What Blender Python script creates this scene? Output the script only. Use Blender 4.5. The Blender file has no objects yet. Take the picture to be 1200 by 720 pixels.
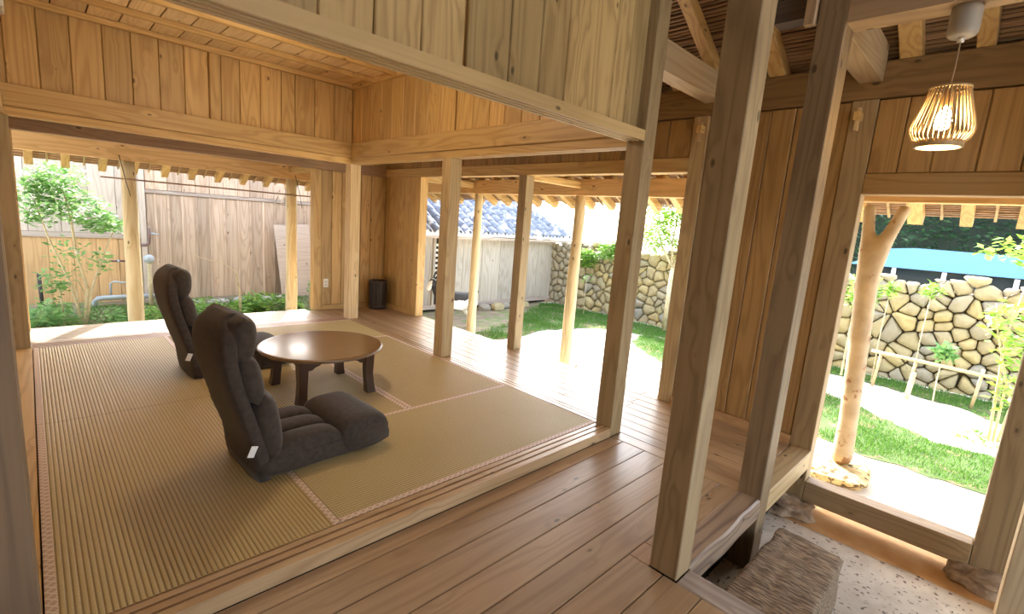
import bpy, bmesh, math, random
import numpy as np
from mathutils import Vector, Matrix
R = random.Random(7)
scene = bpy.context.scene
COL = scene.collection
pi = math.pi

# ------------------------------------------------------------------ camera
cam = bpy.data.cameras.new('camera')
camo = bpy.data.objects.new('camera', cam); COL.objects.link(camo)
cam.sensor_width = 36.0
cam.lens = 569.546 / 1200 * 36.0
cam.clip_start = 0.02; cam.clip_end = 300
Mr = ((0.71402098, -0.69610461, 0.07491602),
      (-0.06875976, -0.17620854, -0.98194839),
      (0.69673965, 0.69598055, -0.17368058))
m = Matrix(((Mr[0][0], -Mr[1][0], -Mr[2][0], -2.649440),
            (Mr[0][1], -Mr[1][1], -Mr[2][1], -1.763642),
            (Mr[0][2], -Mr[1][2], -Mr[2][2], 1.298564),
            (0, 0, 0, 1)))
camo.matrix_world = m
scene.camera = camo

# ------------------------------------------------------------------ world, sun, exposure
w = bpy.data.worlds.new('world'); scene.world = w; w.use_nodes = True
nt = w.node_tree; nt.nodes.clear()
SUN_DIR = Vector((0.46 * 0.819, 0.89 * 0.819, 0.574)).normalized()
sky = nt.nodes.new('ShaderNodeTexSky'); sky.sky_type = 'NISHITA'; sky.sun_disc = False
sky.sun_elevation = math.radians(35); sky.sun_rotation = math.atan2(0.46, 0.89)
sky.air_density = 1.0; sky.dust_density = 2.5; sky.ozone_density = 1.0
bg = nt.nodes.new('ShaderNodeBackground'); bg.inputs['Strength'].default_value = 0.5
wo = nt.nodes.new('ShaderNodeOutputWorld')
hs = nt.nodes.new('ShaderNodeHueSaturation'); hs.inputs['Saturation'].default_value = 0.55
nt.links.new(sky.outputs[0], hs.inputs['Color']); nt.links.new(hs.outputs[0], bg.inputs[0]); nt.links.new(bg.outputs[0], wo.inputs[0])
sl = bpy.data.lights.new('sun', 'SUN'); sl.energy = 5.6; sl.angle = math.radians(0.6); sl.color = (1.0, 0.94, 0.84)
so = bpy.data.objects.new('sun', sl); COL.objects.link(so)
so.rotation_euler = (-SUN_DIR).to_track_quat('-Z', 'Y').to_euler()
scene.view_settings.view_transform = 'Standard'; scene.view_settings.look = 'None'
scene.view_settings.gamma = 1.0; scene.view_settings.use_curve_mapping = False
scene.view_settings.exposure = 1.78
scene.cycles.max_bounces = 12; scene.cycles.diffuse_bounces = 8
scene.cycles.sample_clamp_indirect = 8.0
CEIL_W = 9.0      # tatami-room ceiling lamp, watts
BULB_W = 1.5      # pendant bulb, watts

# ------------------------------------------------------------------ materials
def new_mat(name):
    mt = bpy.data.materials.new(name); mt.use_nodes = True
    n = mt.node_tree; n.nodes.clear()
    out = n.nodes.new('ShaderNodeOutputMaterial'); b = n.nodes.new('ShaderNodeBsdfPrincipled')
    n.links.new(b.outputs[0], out.inputs[0])
    return mt, n, b
def N(n, t, **k):
    x = n.nodes.new(t)
    for a, v in k.items(): setattr(x, a, v)
    return x
def math_(n, op, a, b=None, c=None):
    x = N(n, 'ShaderNodeMath', operation=op)
    for i, v in enumerate((a, b, c)):
        if v is None: continue
        if isinstance(v, (int, float)): x.inputs[i].default_value = v
        else: n.links.new(v, x.inputs[i])
    return x.outputs[0]
def mixc(n, f, a, b, mode='MIX'):
    x = N(n, 'ShaderNodeMix', data_type='RGBA', blend_type=mode)
    for i, v in ((0, f), (6, a), (7, b)):
        if isinstance(v, (int, float)): x.inputs[i].default_value = v
        elif isinstance(v, tuple): x.inputs[i].default_value = (*v, 1)
        else: n.links.new(v, x.inputs[i])
    return x.outputs[2]
def bump(n, b, h, st=0.3, d=0.002):
    x = N(n, 'ShaderNodeBump'); x.inputs['Strength'].default_value = st; x.inputs['Distance'].default_value = d
    n.links.new(h, x.inputs['Height']); n.links.new(x.outputs[0], b.inputs['Normal'])
def srgb(r, g, b):
    f = lambda c: (c / 255 / 12.92) if c / 255 <= 0.04045 else ((c / 255 + 0.055) / 1.055) ** 2.4
    return (f(r), f(g), f(b))

_w = {}
def wood(axis, light, dark, rough=0.5, knots=0.5, var=0.16, bmp=0.25, contrast=0.52, coat=0.0, key=None):
    k = (axis, light, dark, rough, knots, var, bmp, contrast, coat, key)
    if k in _w: return _w[k]
    mt, n, b = new_mat('wood_grain_' + axis)
    geo = N(n, 'ShaderNodeNewGeometry'); oi = N(n, 'ShaderNodeObjectInfo')
    rv = N(n, 'ShaderNodeVectorMath', operation='SCALE'); rv.inputs[0].default_value = (13.7, 29.3, 41.1)
    n.links.new(oi.outputs['Random'], rv.inputs['Scale'])
    ad = N(n, 'ShaderNodeVectorMath', operation='ADD'); n.links.new(geo.outputs['Position'], ad.inputs[0]); n.links.new(rv.outputs[0], ad.inputs[1])
    def sc(cross, along):
        v = {'x': (along, cross, cross), 'y': (cross, along, cross), 'z': (cross, cross, along)}[axis]
        q = N(n, 'ShaderNodeVectorMath', operation='MULTIPLY'); n.links.new(ad.outputs[0], q.inputs[0]); q.inputs[1].default_value = v
        return q.outputs[0]
    n1 = N(n, 'ShaderNodeTexNoise'); n1.inputs['Scale'].default_value = 1; n1.inputs['Detail'].default_value = 1.5
    n.links.new(sc(5.5, 0.45), n1.inputs['Vector'])
    n2 = N(n, 'ShaderNodeTexNoise'); n2.inputs['Scale'].default_value = 1; n2.inputs['Detail'].default_value = 3
    n.links.new(sc(95, 2.2), n2.inputs['Vector'])
    vo = N(n, 'ShaderNodeTexVoronoi'); vo.inputs['Scale'].default_value = 1; vo.inputs['Randomness'].default_value = 1
    n.links.new(sc(9.0, 4.5), vo.inputs['Vector'])
    sepc = N(n, 'ShaderNodeSeparateColor'); n.links.new(vo.outputs['Color'], sepc.inputs[0])
    on = math_(n, 'GREATER_THAN', sepc.outputs[0], 1 - knots)
    kd = N(n, 'ShaderNodeMapRange', interpolation_type='SMOOTHSTEP'); kd.inputs['From Min'].default_value = 0.06; kd.inputs['From Max'].default_value = 0.12
    kd.inputs['To Min'].default_value = 1; kd.inputs['To Max'].default_value = 0
    n.links.new(vo.outputs['Distance'], kd.inputs['Value'])
    kn = math_(n, 'MULTIPLY', kd.outputs[0], on)
    kr = N(n, 'ShaderNodeMapRange'); kr.inputs['From Max'].default_value = 0.4; kr.inputs['To Min'].default_value = 5; kr.inputs['To Max'].default_value = 0
    n.links.new(vo.outputs['Distance'], kr.inputs['Value'])
    ph = math_(n, 'ADD', math_(n, 'MULTIPLY', n1.outputs['Fac'], 78.0), math_(n, 'MULTIPLY', kr.outputs[0], on))
    rings = math_(n, 'MULTIPLY_ADD', math_(n, 'SINE', ph), 0.5, 0.5)
    rings = math_(n, 'POWER', rings, 2.2)
    f = math_(n, 'ADD', math_(n, 'MULTIPLY', rings, contrast), math_(n, 'MULTIPLY', n2.outputs['Fac'], 0.8))
    f = math_(n, 'SUBTRACT', f, 0.24)
    fc = N(n, 'ShaderNodeClamp'); n.links.new(f, fc.inputs[0])
    c = mixc(n, fc.outputs[0], light, dark)
    c = mixc(n, math_(n, 'MULTIPLY', kn, 0.85), c, tuple(x * 0.22 for x in dark))
    vr = math_(n, 'MULTIPLY_ADD', oi.outputs['Random'], 2 * var, 1 - var)
    vm = N(n, 'ShaderNodeVectorMath', operation='SCALE'); n.links.new(c, vm.inputs[0]); n.links.new(vr, vm.inputs['Scale'])
    n.links.new(vm.outputs[0], b.inputs['Base Color'])
    b.inputs['Roughness'].default_value = rough
    if coat: b.inputs['Coat Weight'].default_value = coat; b.inputs['Coat Roughness'].default_value = 0.16
    bump(n, b, f, bmp, 0.0015)
    _w[k] = mt; return mt
CE_L, CE_D = (0.60, 0.395, 0.150), (0.40, 0.225, 0.068)      # new cedar
FL_L, FL_D = (0.46, 0.31, 0.175), (0.31, 0.19, 0.10)       # floor cedar, redder
PO_L, PO_D = (0.45, 0.33, 0.168), (0.30, 0.20, 0.092)       # posts, a little greyed
GR_L, GR_D = (0.46, 0.38, 0.30), (0.27, 0.21, 0.16)       # weathered grey
def cedar(a, **k): return wood(a, CE_L, CE_D, 0.5, **k)
def postw(a, **k): return wood(a, PO_L, PO_D, 0.55, 0.8, **k)
def floorw(a): return wood(a, FL_L, FL_D, 0.42, 0.75, 0.12, 0.10, 0.45, 0.18)
def greyw(a): return wood(a, (0.50, 0.42, 0.35), (0.32, 0.24, 0.19), 0.75, 0.3, 0.2, 0.4)

def noisemat(name, c1, c2, scale=5, rough=0.8, det=4, bst=0.3, bd=0.01, c3=None, s3=30, t3=0.6, tex='noise'):
    mt, n, b = new_mat(name)
    geo = N(n, 'ShaderNodeNewGeometry')
    a = N(n, 'ShaderNodeTexNoise'); a.inputs['Scale'].default_value = scale; a.inputs['Detail'].default_value = det
    n.links.new(geo.outputs['Position'], a.inputs['Vector'])
    mr = N(n, 'ShaderNodeMapRange'); mr.inputs['From Min'].default_value = 0.3; mr.inputs['From Max'].default_value = 0.7
    n.links.new(a.outputs['Fac'], mr.inputs['Value'])
    c = mixc(n, mr.outputs[0], c1, c2)
    if c3:
        a3 = N(n, 'ShaderNodeTexNoise'); a3.inputs['Scale'].default_value = s3; a3.inputs['Detail'].default_value = 3
        n.links.new(geo.outputs['Position'], a3.inputs['Vector'])
        m3 = N(n, 'ShaderNodeMapRange'); m3.inputs['From Min'].default_value = t3; m3.inputs['From Max'].default_value = t3 + 0.06
        n.links.new(a3.outputs['Fac'], m3.inputs['Value']); c = mixc(n, m3.outputs[0], c, c3)
    n.links.new(c, b.inputs['Base Color']); b.inputs['Roughness'].default_value = rough
    bump(n, b, a.outputs['Fac'], bst, bd)
    return mt
def plain(name, c, rough=0.5, metal=0, **k):
    mt, n, b = new_mat(name); b.inputs['Base Color'].default_value = (*c, 1); b.inputs['Roughness'].default_value = rough
    b.inputs['Metallic'].default_value = metal
    for a, v in k.items(): b.inputs[a].default_value = v
    return mt
def emit(name, c, s):
    mt = bpy.data.materials.new(name); mt.use_nodes = True; n = mt.node_tree; n.nodes.clear()
    e = n.nodes.new('ShaderNodeEmission'); e.inputs[0].default_value = (*c, 1); e.inputs[1].default_value = s
    o = n.nodes.new('ShaderNodeOutputMaterial'); n.links.new(e.outputs[0], o.inputs[0]); return mt
def leafmat(name, c1, c2, tr=0.35, rough=0.45):
    mt, n, b = new_mat(name)
    geo = N(n, 'ShaderNodeNewGeometry')
    c = mixc(n, geo.outputs['Random Per Island'], c1, c2)
    n.links.new(c, b.inputs['Base Color']); b.inputs['Roughness'].default_value = rough
    t = N(n, 'ShaderNodeBsdfTranslucent'); n.links.new(c, t.inputs[0])
    mx = N(n, 'ShaderNodeMixShader'); mx.inputs[0].default_value = tr
    out = [x for x in n.nodes if x.type == 'OUTPUT_MATERIAL'][0]
    n.links.new(b.outputs[0], mx.inputs[1]); n.links.new(t.outputs[0], mx.inputs[2]); n.links.new(mx.outputs[0], out.inputs[0])
    return mt

def tatami_mat_material(axis):
    mt, n, b = new_mat('tatami_rush_' + axis)
    geo = N(n, 'ShaderNodeNewGeometry'); sp = N(n, 'ShaderNodeSeparateXYZ'); n.links.new(geo.outputs['Position'], sp.inputs[0])
    along, cross = (sp.outputs[0], sp.outputs[1]) if axis == 'x' else (sp.outputs[1], sp.outputs[0])
    nz = N(n, 'ShaderNodeTexNoise'); nz.inputs['Scale'].default_value = 2.2; nz.inputs['Detail'].default_value = 4
    n.links.new(geo.outputs['Position'], nz.inputs['Vector'])
    nf = N(n, 'ShaderNodeTexNoise'); nf.inputs['Scale'].default_value = 130; nf.inputs['Detail'].default_value = 2
    n.links.new(geo.outputs['Position'], nf.inputs['Vector'])
    # warp ribs (0.017 m) and the rush wefts (0.009 m)
    rib = math_(n, 'POWER', math_(n, 'ABSOLUTE', math_(n, 'SINE', math_(n, 'MULTIPLY', cross, pi / 0.0172))), 0.45)
    wf = math_(n, 'MULTIPLY_ADD', math_(n, 'SINE', math_(n, 'MULTIPLY', along, 2 * pi / 0.0125)), 0.5, 0.5)
    c = mixc(n, nz.outputs['Fac'], (0.58, 0.46, 0.19), (0.72, 0.59, 0.29))
    c = mixc(n, math_(n, 'MULTIPLY', wf, 0.6), c, (0.42, 0.31, 0.13))
    c = mixc(n, math_(n, 'MULTIPLY', nf.outputs['Fac'], 0.55), c, (0.42, 0.29, 0.125))
    c = mixc(n, rib, (0.30, 0.20, 0.09), c)
    n.links.new(c, b.inputs['Base Color']); b.inputs['Roughness'].default_value = 0.52
    h = math_(n, 'ADD', math_(n, 'MULTIPLY', wf, 0.4), nf.outputs['Fac'])
    bump(n, b, h, 0.3, 0.001)
    return mt
TAT = {a: tatami_mat_material(a) for a in 'xy'}
def border_material():
    mt, n, b = new_mat('tatami_border_cloth')
    geo = N(n, 'ShaderNodeNewGeometry'); sp = N(n, 'ShaderNodeSeparateXYZ'); n.links.new(geo.outputs['Position'], sp.inputs[0])
    p = math_(n, 'SINE', math_(n, 'MULTIPLY', math_(n, 'ADD', sp.outputs[0], sp.outputs[1]), 2 * pi / 0.034))
    q = math_(n, 'SINE', math_(n, 'MULTIPLY', math_(n, 'SUBTRACT', sp.outputs[0], sp.outputs[1]), 2 * pi / 0.034))
    mm = math_(n, 'MAXIMUM', p, q); mr = N(n, 'ShaderNodeMapRange'); mr.inputs['From Min'].default_value = 0.6; mr.inputs['From Max'].default_value = 0.95
    n.links.new(mm, mr.inputs['Value'])
    c = mixc(n, mr.outputs[0], (0.56, 0.39, 0.27), (0.76, 0.62, 0.47))
    n.links.new(c, b.inputs['Base Color']); b.inputs['Roughness'].default_value = 0.6
    return mt
BORDER = border_material()

M_CHAIR = noisemat('brown_suede', (0.036, 0.025, 0.019), (0.062, 0.043, 0.032), 40, 0.85, 3, 0.2, 0.001)
for nd in M_CHAIR.node_tree.nodes:
    if nd.type == 'BSDF_PRINCIPLED': nd.inputs['Sheen Weight'].default_value = 0.15; nd.inputs['Sheen Roughness'].default_value = 0.4
M_TABLE = wood('x', (0.20, 0.115, 0.055), (0.15, 0.08, 0.038), 0.28, 0.0, 0.05, 0.05, 0.3, 0.5)
M_TLEG = wood('z', (0.060, 0.024, 0.013), (0.035, 0.015, 0.009), 0.35, 0.0, 0.05, 0.05, 0.3, 0.3)
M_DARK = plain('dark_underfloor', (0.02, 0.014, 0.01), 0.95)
M_ROPE = plain('pale_cord', (0.75, 0.66, 0.5), 0.8)
M_WIRE = plain('dark_wire', (0.04, 0.03, 0.03), 0.5)
M_WHITE = plain('white_plastic', (0.8, 0.78, 0.72), 0.4)
M_SAND = noisemat('pale_coral_sand', (0.66, 0.60, 0.50), (0.80, 0.75, 0.66), 3, 0.95, 6, 0.5, 0.02)
M_SOIL = noisemat('garden_soil', (0.20, 0.15, 0.10), (0.33, 0.27, 0.18), 4, 0.95, 6, 0.6, 0.03, (0.16, 0.22, 0.07), 7, 0.52)
M_LAWN = noisemat('lawn_soil', (0.05, 0.09, 0.02), (0.09, 0.14, 0.035), 6, 0.95, 5, 0.6, 0.02, (0.20, 0.15, 0.09), 5, 0.54)
M_DOMA = noisemat('mottled_lime_earth_floor', (0.48, 0.40, 0.30), (0.64, 0.56, 0.45), 9, 0.85, 6, 0.5, 0.01, (0.14, 0.09, 0.06), 38, 0.61)
M_EARTH = noisemat('orange_rammed_earth', (0.50, 0.27, 0.10), (0.62, 0.38, 0.18), 8, 0.95, 6, 0.5, 0.01)
M_ROCK = noisemat('brown_rock', (0.20, 0.13, 0.08), (0.46, 0.33, 0.21), 20, 0.95, 6, 0.8, 0.02)
M_PLASTER = noisemat('plain_wall', (0.42, 0.30, 0.19), (0.50, 0.37, 0.24), 3, 0.9)
M_TILE = noisemat('grey_clay_tile', (0.15, 0.17, 0.22), (0.30, 0.32, 0.38), 9, 0.7, 4, 0.2, 0.01, (0.75, 0.75, 0.76), 5, 0.56)
M_MORTAR = noisemat('white_lime_mortar', (0.68, 0.68, 0.68), (0.80, 0.79, 0.78), 9, 0.9)
M_REED = wood('y', (0.15, 0.085, 0.045), (0.08, 0.042, 0.022), 0.7, 0.0, 0.2)
M_REEDB = wood('x', (0.15, 0.085, 0.045), (0.08, 0.042, 0.022), 0.7, 0.0, 0.2)
M_THATCH = noisemat('dark_thatch', (0.06, 0.04, 0.025), (0.12, 0.08, 0.05), 30, 0.95)
M_LEAF = leafmat('garden_leaf', (0.10, 0.27, 0.035), (0.30, 0.48, 0.07))
M_LEAFB = leafmat('bright_leaf', (0.15, 0.34, 0.03), (0.36, 0.52, 0.08), 0.4)
M_LEAFD = leafmat('hedge_leaf', (0.018, 0.055, 0.022), (0.05, 0.11, 0.05), 0.1, 0.3)
M_LEAFM = leafmat('blue_green_leaf', (0.12, 0.30, 0.08), (0.30, 0.50, 0.16), 0.35)
M_BLADE = leafmat('grass_blade', (0.05, 0.17, 0.02), (0.15, 0.30, 0.04), 0.3, 0.6)
M_FLOWER = plain('white_petal', (0.9, 0.88, 0.85), 0.6)
M_BARK = noisemat('pale_bark', (0.46, 0.38, 0.22), (0.66, 0.56, 0.36), 14, 0.8)
M_PVC = plain('grey_pipe', (0.42, 0.47, 0.5), 0.4)

# stone wall material: colour per stone
def stone_material():
    mt, n, b = new_mat('coral_limestone')
    geo = N(n, 'ShaderNodeNewGeometry'); oi = N(n, 'ShaderNodeObjectInfo')
    a = N(n, 'ShaderNodeTexNoise'); a.inputs['Scale'].default_value = 9; a.inputs['Detail'].default_value = 6
    n.links.new(geo.outputs['Position'], a.inputs['Vector'])
    cr = N(n, 'ShaderNodeValToRGB'); el = cr.color_ramp.elements
    el[0].position = 0; el[0].color = (0.30, 0.28, 0.24, 1); el[1].position = 1; el[1].color = (0.48, 0.37, 0.16, 1)
    e = el.new(0.3); e.color = (0.40, 0.33, 0.19, 1); e = el.new(0.65); e.color = (0.44, 0.36, 0.19, 1)
    n.links.new(oi.outputs['Random'], cr.inputs[0])
    mr = N(n, 'ShaderNodeMapRange'); mr.inputs['From Min'].default_value = 0.35; mr.inputs['From Max'].default_value = 0.7
    n.links.new(a.outputs['Fac'], mr.inputs['Value'])
    c = mixc(n, math_(n, 'MULTIPLY', mr.outputs[0], 0.6), cr.outputs[0], (0.30, 0.24, 0.14))
    n.links.new(c, b.inputs['Base Color']); b.inputs['Roughness'].default_value = 0.95
    bump(n, b, a.outputs['Fac'], 0.8, 0.03)
    return mt
M_STONE = stone_material()

# ------------------------------------------------------------------ helpers
def tag(o, label=None, cat=None, group=None, kind=None):
    if label: o['label'] = label
    if cat: o['category'] = cat
    if group: o['group'] = group
    if kind: o['kind'] = kind
    return o
def wloc(p):
    v = Vector((0, 0, 0))
    while p: v += Vector(p.location); p = p.parent
    return v
def mk(name, mesh, mat=None, parent=None, loc=(0, 0, 0), rot=(0, 0, 0), local=False):
    o = bpy.data.objects.new(name, mesh); COL.objects.link(o)
    if mat and mesh and not mesh.materials: mesh.materials.append(mat)
    if parent:
        o.parent = parent
        o.location = Vector(loc) if local else Vector(loc) - wloc(parent)
    else: o.location = loc
    o.rotation_euler = rot
    return o
def empty(name, loc=(0, 0, 0), rz=0):
    o = bpy.data.objects.new(name, None); COL.objects.link(o); o.location = loc; o.rotation_euler = (0, 0, rz)
    o.empty_display_size = 0.1; return o
def me(name, v, f, smooth=False):
    x = bpy.data.meshes.new(name); x.from_pydata([tuple(p) for p in v], [], f); x.update()
    if smooth: x.shade_smooth()
    return x
def fast_mesh(name, V, F):
    """V (n,3) array, F (m,k) int array"""
    x = bpy.data.meshes.new(name); V = np.asarray(V, np.float32); F = np.asarray(F, np.int32); k = F.shape[1]
    x.vertices.add(len(V)); x.vertices.foreach_set('co', V.ravel())
    x.loops.add(F.size); x.loops.foreach_set('vertex_index', F.ravel())
    x.polygons.add(len(F)); x.polygons.foreach_set('loop_start', np.arange(0, F.size, k, dtype=np.int32))
    x.update(calc_edges=True); x.validate(); return x
_box = {}
def boxmesh(sx, sy, sz, bev=0.003, mat=None):
    k = (round(sx, 4), round(sy, 4), round(sz, 4), bev, mat.name if mat else None)
    if k in _box: return _box[k]
    x, y, z = sx / 2, sy / 2, sz / 2
    c = min(bev, x * .45, y * .45, z * .45)
    V = []; 
    for i in (-1, 1):
        for j in (-1, 1):
            for l in (-1, 1):
                V += [(i * x, j * (y - c), l * (z - c)), (i * (x - c), j * y, l * (z - c)), (i * (x - c), j * (y - c), l * z)]
    bm = bmesh.new(); vs = [bm.verts.new(v) for v in V]
    bmesh.ops.convex_hull(bm, input=vs)
    bmesh.ops.dissolve_limit(bm, angle_limit=0.01, verts=bm.verts, edges=bm.edges)
    mesh = bpy.data.meshes.new('block'); bm.to_mesh(mesh); bm.free()
    if mat: mesh.materials.append(mat)
    _box[k] = mesh; return mesh
def box(name, x0, x1, y0, y1, z0, z1, mat, parent=None, bev=0.003):
    return mk(name, boxmesh(x1 - x0, y1 - y0, z1 - z0, bev, mat), None, parent, ((x0 + x1) / 2, (y0 + y1) / 2, (z0 + z1) / 2))
def prism(name, pts, axis, a0, a1, mat, parent=None):
    """2-D outline extruded along an axis; pts are (y,z) for x, (x,z) for y, (x,y) for z"""
    def P(p, a): return {'x': (a, p[0], p[1]), 'y': (p[0], a, p[1]), 'z': (p[0], p[1], a)}[axis]
    n = len(pts); o = Vector(P(pts[0], a0))
    V = [Vector(P(p, a0)) - o for p in pts] + [Vector(P(p, a1)) - o for p in pts]
    bm = bmesh.new(); vs = [bm.verts.new(v) for v in V]
    bm.faces.new(vs[:n]); bm.faces.new(vs[n:][::-1])
    for i in range(n): bm.faces.new((vs[i], vs[(i + 1) % n], vs[n + (i + 1) % n], vs[n + i]))
    bmesh.ops.recalc_face_normals(bm, faces=bm.faces)
    mesh = bpy.data.meshes.new(name); bm.to_mesh(mesh); bm.free()
    return mk(name, mesh, mat, parent, o)
def tube_data(path, rad, n=8):
    V, F = [], []; path = [Vector(p) for p in path]
    if not hasattr(rad, '__len__'): rad = [rad] * len(path)
    up = Vector((0.13, 0.21, 1)).normalized()
    for i, p in enumerate(path):
        t = (path[min(i + 1, len(path) - 1)] - path[max(i - 1, 0)]).normalized()
        a = t.cross(up)
        if a.length < 0.05: a = t.cross(Vector((1, 0, 0)))
        a.normalize(); b = t.cross(a)
        for j in range(n):
            th = 2 * pi * j / n; V.append(p + (a * math.cos(th) + b * math.sin(th)) * rad[i])
    for i in range(len(path) - 1):
        for j in range(n):
            k = (j + 1) % n; F.append((i * n + j, i * n + k, (i + 1) * n + k, (i + 1) * n + j))
    F.append(tuple(range(n))[::-1]); F.append(tuple((len(path) - 1) * n + j for j in range(n)))
    return V, F
def join(parts):
    V, F = [], []
    for v, f in parts:
        b = len(V); V += list(v); F += [tuple(i + b for i in q) for q in f]
    return V, F
def tube(name, path, rad, mat, parent=None, n=8, smooth=True, local=False):
    o = Vector(path[0]); V, F = tube_data([Vector(p) - o for p in path], rad, n)
    return mk(name, me(name, V, F, smooth), mat, parent, o, local=local)
def lathe(name, prof, mat, parent=None, loc=(0, 0, 0), n=32, local=False, smooth=True, cap=True):
    V, F = [], []
    for r, z in prof:
        for j in range(n):
            th = 2 * pi * j / n; V.append((r * math.cos(th), r * math.sin(th), z))
    for i in range(len(prof) - 1):
        for j in range(n):
            k = (j + 1) % n; F.append((i * n + j, i * n + k, (i + 1) * n + k, (i + 1) * n + j))
    if cap: F.append(tuple(range(n))[::-1]); F.append(tuple((len(prof) - 1) * n + j for j in range(n)))
    x = me(name, V, F, smooth)
    return mk(name, x, mat, parent, loc, local=local)
def loft(name, st, mat, parent, axis='z', n=32, loc=(0, 0, 0)):
    """st: (pos along axis, centre a, centre b, half a, half b, exponent). axis z: a=x b=y; axis x: a=y b=z; axis y: a=x b=z"""
    V, F = [], []
    for (s, ca, cb, ha, hb, e) in st:
        for j in range(n):
            th = 2 * pi * j / n; c, d = math.cos(th), math.sin(th)
            a = ca + ha * math.copysign(abs(c) ** (2 / e), c); b = cb + hb * math.copysign(abs(d) ** (2 / e), d)
            V.append({'z': (a, b, s), 'x': (s, a, b), 'y': (a, s, b)}[axis])
    for i in range(len(st) - 1):
        for j in range(n):
            k = (j + 1) % n; F.append((i * n + j, i * n + k, (i + 1) * n + k, (i + 1) * n + j))
    F.append(tuple(range(n))[::-1]); F.append(tuple((len(st) - 1) * n + j for j in range(n)))
    bm = bmesh.new(); vs = [bm.verts.new(v) for v in V]
    for f in F: bm.faces.new([vs[i] for i in f])
    bmesh.ops.recalc_face_normals(bm, faces=bm.faces)
    x = bpy.data.meshes.new(name); bm.to_mesh(x); bm.free(); x.shade_smooth()
    return mk(name, x, mat, parent, loc, local=True)
def rock(name, sx, sy, sz, loc, mat, parent=None, seed=0, sub=3, amp=0.18, flat=3.0):
    bm = bmesh.new(); bmesh.ops.create_icosphere(bm, subdivisions=sub, radius=1)
    from mathutils import noise
    for v in bm.verts:
        c = v.co.copy()
        q = Vector([math.copysign(abs(t) ** (2 / flat), t) for t in c])
        d = 1 + amp * noise.noise(c * 1.7 + Vector((seed * 3.1, seed, 0))) + amp * .4 * noise.noise(c * 5 + Vector((seed, 0, 0)))
        v.co = Vector((q.x * sx, q.y * sy, q.z * sz)) * d
    x = bpy.data.meshes.new(name); bm.to_mesh(x); bm.free(); x.shade_smooth()
    return mk(name, x, mat, parent, loc)
def planks(name, parent, axis, edges, plane, length, mat, gap=0.004, bev=0.005, jit=0.0015):
    """row of boards. axis = width axis ('x','y','z'); edges = seam positions; plane = (axis2,(lo,hi)); length = (axis3,(lo,hi))"""
    for a, b in zip(edges[:-1], edges[1:]):
        j = R.uniform(-jit, jit)
        d = {axis: (a + gap / 2, b - gap / 2), plane[0]: (plane[1][0] + j, plane[1][1] + j), length[0]: length[1]}
        box(name, *d['x'], *d['y'], *d['z'], mat, parent, bev)
def steps(a, b, w, jit=0.0):
    n = max(1, round((b - a) / w)); e = [a + (b - a) * i / n for i in range(n + 1)]
    return [e[0]] + [v + R.uniform(-jit, jit) for v in e[1:-1]] + [e[-1]]

# ------------------------------------------------------------------ ground and floors
V, F = [], []
from mathutils import noise as mn
gx = np.concatenate([np.linspace(-14, -3, 8), np.linspace(-2.8, 6.2, 61), np.linspace(7, 40, 12)]); gy = np.concatenate([np.linspace(-30, -4, 10), np.linspace(-3.8, 8.4, 80), np.linspace(9, 40, 10)])
def gz(x, y):
    h = -0.5
    if y > 5.5 and x < 2.2: h += 0.12 * min(1, (y - 5.5) / 1.6)
    out = x > 1.15 or y > 4.8
    return h + (0.003 * mn.noise(Vector((x * 1.3, y * 1.3, 0))) if out else -0.03)
V = [(x, y, gz(x, y)) for y in gy for x in gx]; nx = len(gx)
F = [(j * nx + i, j * nx + i + 1, (j + 1) * nx + i + 1, (j + 1) * nx + i) for j in range(len(gy) - 1) for i in range(nx - 1)]
tag(mk('ground', me('ground', V, F, True), M_SAND), 'pale coral sand ground outside the house', kind='structure')

fl = box('floor', -2.83, -0.80, -4.3, -0.125, -0.13, -0.094, M_DARK); box('subfloor', -0.80, 0.02, -0.95, -0.125, -0.13, -0.094, M_DARK, fl); 
fl2 = None; tag(fl, 'cedar board floor of the front hall', kind='structure')
# hall boards run along x; stop at the earth floor south of the post line
ye = [-4.25 + 0.16 * i for i in range(20)]
fy = [-0.125, -0.215, -0.372, -0.532, -0.692, -0.852, -1.012]
for a, b in zip(fy[1:], fy[:-1]):
    cut = -2.75
    for x0, x1 in ((-2.83, cut), (cut, 0.018)):
        if b > -0.84: box('floorboard', x0 + .001, x1 - .001, a + .0015, b - .0015, -0.092, -0.061, floorw('x'), fl)
box('floorboard', -0.917, -0.792, -0.944, -0.8535, -0.092, -0.061, floorw('x'), fl)
box('floorboard', -0.79, 0.018, -0.9485, -0.8535, -0.092, -0.061, floorw('x'), fl)
box('floorboard', -2.83, -0.918, -1.0105, -0.8535, -0.092, -0.061, floorw('x'), fl)
yy = -1.012
while yy > -4.2:
    box('floorboard', -2.83, -0.918, yy - .1585, yy - .0015, -0.092, -0.061, floorw('x'), fl); yy -= 0.16
box('floorboard', -0.918, 0.018, -1.062 + .0, -1.0135, -0.092, -0.0612, floorw('x'), fl) if False else None

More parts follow.
